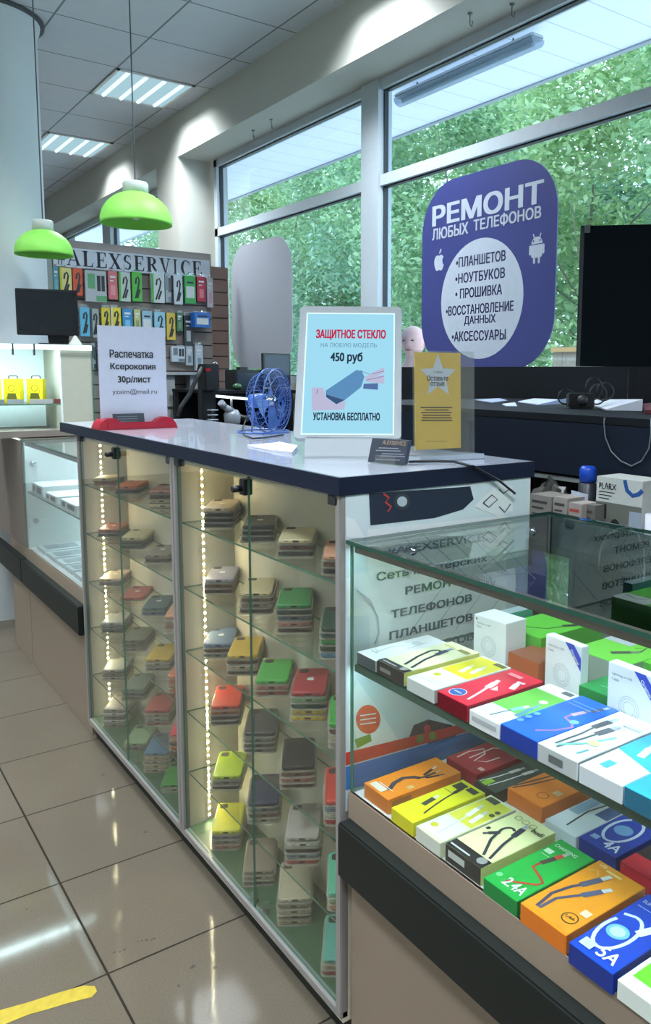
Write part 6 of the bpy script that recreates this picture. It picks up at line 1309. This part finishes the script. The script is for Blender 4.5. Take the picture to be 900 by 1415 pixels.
O = V(hc.x, hc.y, 0)
def bp(s_, f_, z): return O+side*s_+face*f_+UP*z
H_ = hc.z+.12-gz; k_ = H_/1.78
zn = hc.z-.16; shz = zn-.10; hip = gz+.92*k_
N = {'pelvis': (bp(0, 0, hip), (.15, .11), None), 'waist': (bp(0, .01, hip+.16), (.14, .10), 'pelvis'), 'chest': (bp(0, .02, shz-.14), (.16, .11), 'waist'), 'upper': (bp(0, 0, shz), (.11, .085), 'chest'), 'neck': (bp(0, -.005, zn), .066, 'upper'), 'skull': (bp(0, .0, hc.z-.04), .06, 'neck')}
for s_, nm in ((-1, 'l'), (1, 'r')):
    N[nm+'sh'] = (bp(.19*s_, 0, shz-.02), .062, 'upper'); N[nm+'el'] = (bp(.25*s_, -.02, shz-.31), .045, nm+'sh'); N[nm+'wr'] = (bp(.25*s_, .07, shz-.55), .030, nm+'el'); N[nm+'pa'] = (bp(.25*s_, .10, shz-.63), .036, nm+'wr')
    for j, (dx, ln_) in enumerate(((-.03, .085), (-.01, .095), (.01, .09), (.03, .07))): N[nm+'f%d' % j] = (bp(.25*s_+dx*.6, .12+dx, shz-.63-ln_), .009, nm+'pa')
    N[nm+'th'] = (bp(.25*s_-.035*s_, .13, shz-.66), .010, nm+'pa')
    N[nm+'hi'] = (bp(.10*s_, 0, hip-.06), .095, 'pelvis'); N[nm+'kn'] = (bp(.11*s_, .03*s_, gz+.48*k_), .062, nm+'hi'); N[nm+'an'] = (bp(.11*s_, .06*s_-.02, gz+.09), .042, nm+'kn'); N[nm+'to'] = (bp(.12*s_, .06*s_+.13, gz+.045), .04, nm+'an')
body('body', N, SKIN)
C = {k: N[k] for k in ('pelvis', 'waist', 'chest', 'upper', 'lsh', 'rsh')}
C = {k: (p, tuple(v*1.09 for v in r_) if isinstance(r_, tuple) else r_*1.12, q) for k, (p, r_, q) in C.items()}
for nm in 'lr':
    a, b_ = N[nm+'sh'][0], N[nm+'el'][0]; C[nm+'sl'] = (a+(b_-a)*.7, .062, nm+'sh')
C['collar'] = (bp(0, -.002, zn-.015), .080, 'upper')
body('shirt', C, SHIRT)
T = {k: (N[k][0], tuple(v*1.08 for v in N[k][1]) if isinstance(N[k][1], tuple) else N[k][1]*1.14, N[k][2]) for k in ('pelvis', 'lhi', 'rhi', 'lkn', 'rkn', 'lan', 'ran')}
body('trousers', T, TROU)
# head: shaped egg with brow, nose, mouth, ears
b = MB(); n_s = 28; vs = []; m_ = 18
for i in range(m_+1):
    th = math.pi*i/m_
    for k in range(n_s):
        a = 2*math.pi*k/n_s; x_ = math.sin(th)*math.cos(a); f_ = math.sin(th)*math.sin(a); z_ = math.cos(th)
        jaw = 1-.22*max(0, -z_)**1.6; sq = 1+.10*max(0, math.sin(2*th)) if z_ > 0 else 1; X_ = x_*.084*jaw*sq; F_ = f_*.100*(1 if f_ > 0 else .96)*(1-.12*max(0, -z_))*sq; Z_ = z_*(.106 if z_ > 0 else .116)
        if f_ > .3:
            fr_ = (f_-.3)/.7
            F_ += .016*math.exp(-((x_/.16)**2))*math.exp(-(((z_+.18)/.18)**2))*fr_ + .006*math.exp(-(((z_-.16)/.09)**2))*fr_ - .007*math.exp(-((abs(x_)-.36)/.15)**2)*math.exp(-(((z_-.02)/.10)**2))*fr_ + .006*math.exp(-((x_/.4)**2))*math.exp(-(((z_+.78)/.15)**2))*fr_
        vs.append(bp(X_, F_+.012, hc.z+Z_))
b.add(vs, [(i*n_s+k, (i+1)*n_s+k, (i+1)*n_s+(k+1) % n_s, i*n_s+(k+1) % n_s) for i in range(m_) for k in range(n_s)], 0, True)
for s_ in (-1, 1):
    for j in range(1): b.tube([bp(.084*s_, -.005, hc.z+.025), bp(.096*s_, -.018, hc.z+.02), bp(.096*s_, -.016, hc.z-.005), bp(.084*s_, .0, hc.z-.035)], [.008, .012, .011, .007], 8)
b.build('head', SKIN, pt)
b = MB()
for s_ in (-1, 1): b.ball(bp(.031*s_, .100, hc.z+.004), .012, .012, .006, 12)
b.build('eye', M('dark_eye', (60, 44, 40), .3), pt)
b = MB(); b.tube([bp(-.026, .094, hc.z-.062), bp(0, .103, hc.z-.060), bp(.026, .094, hc.z-.062)], [.003, .005, .003], 6); b.build('mouth', M('lips', (150, 90, 90), .5), pt)
b = MB()
for s_ in (-1, 1): b.tube([bp(.046*s_, .092, hc.z+.024), bp(.030*s_, .104, hc.z+.028), bp(.014*s_, .106, hc.z+.024)], [.002, .0035, .002], 6)
b.build('eyebrow', M('brow', (120, 92, 80), .8), pt)
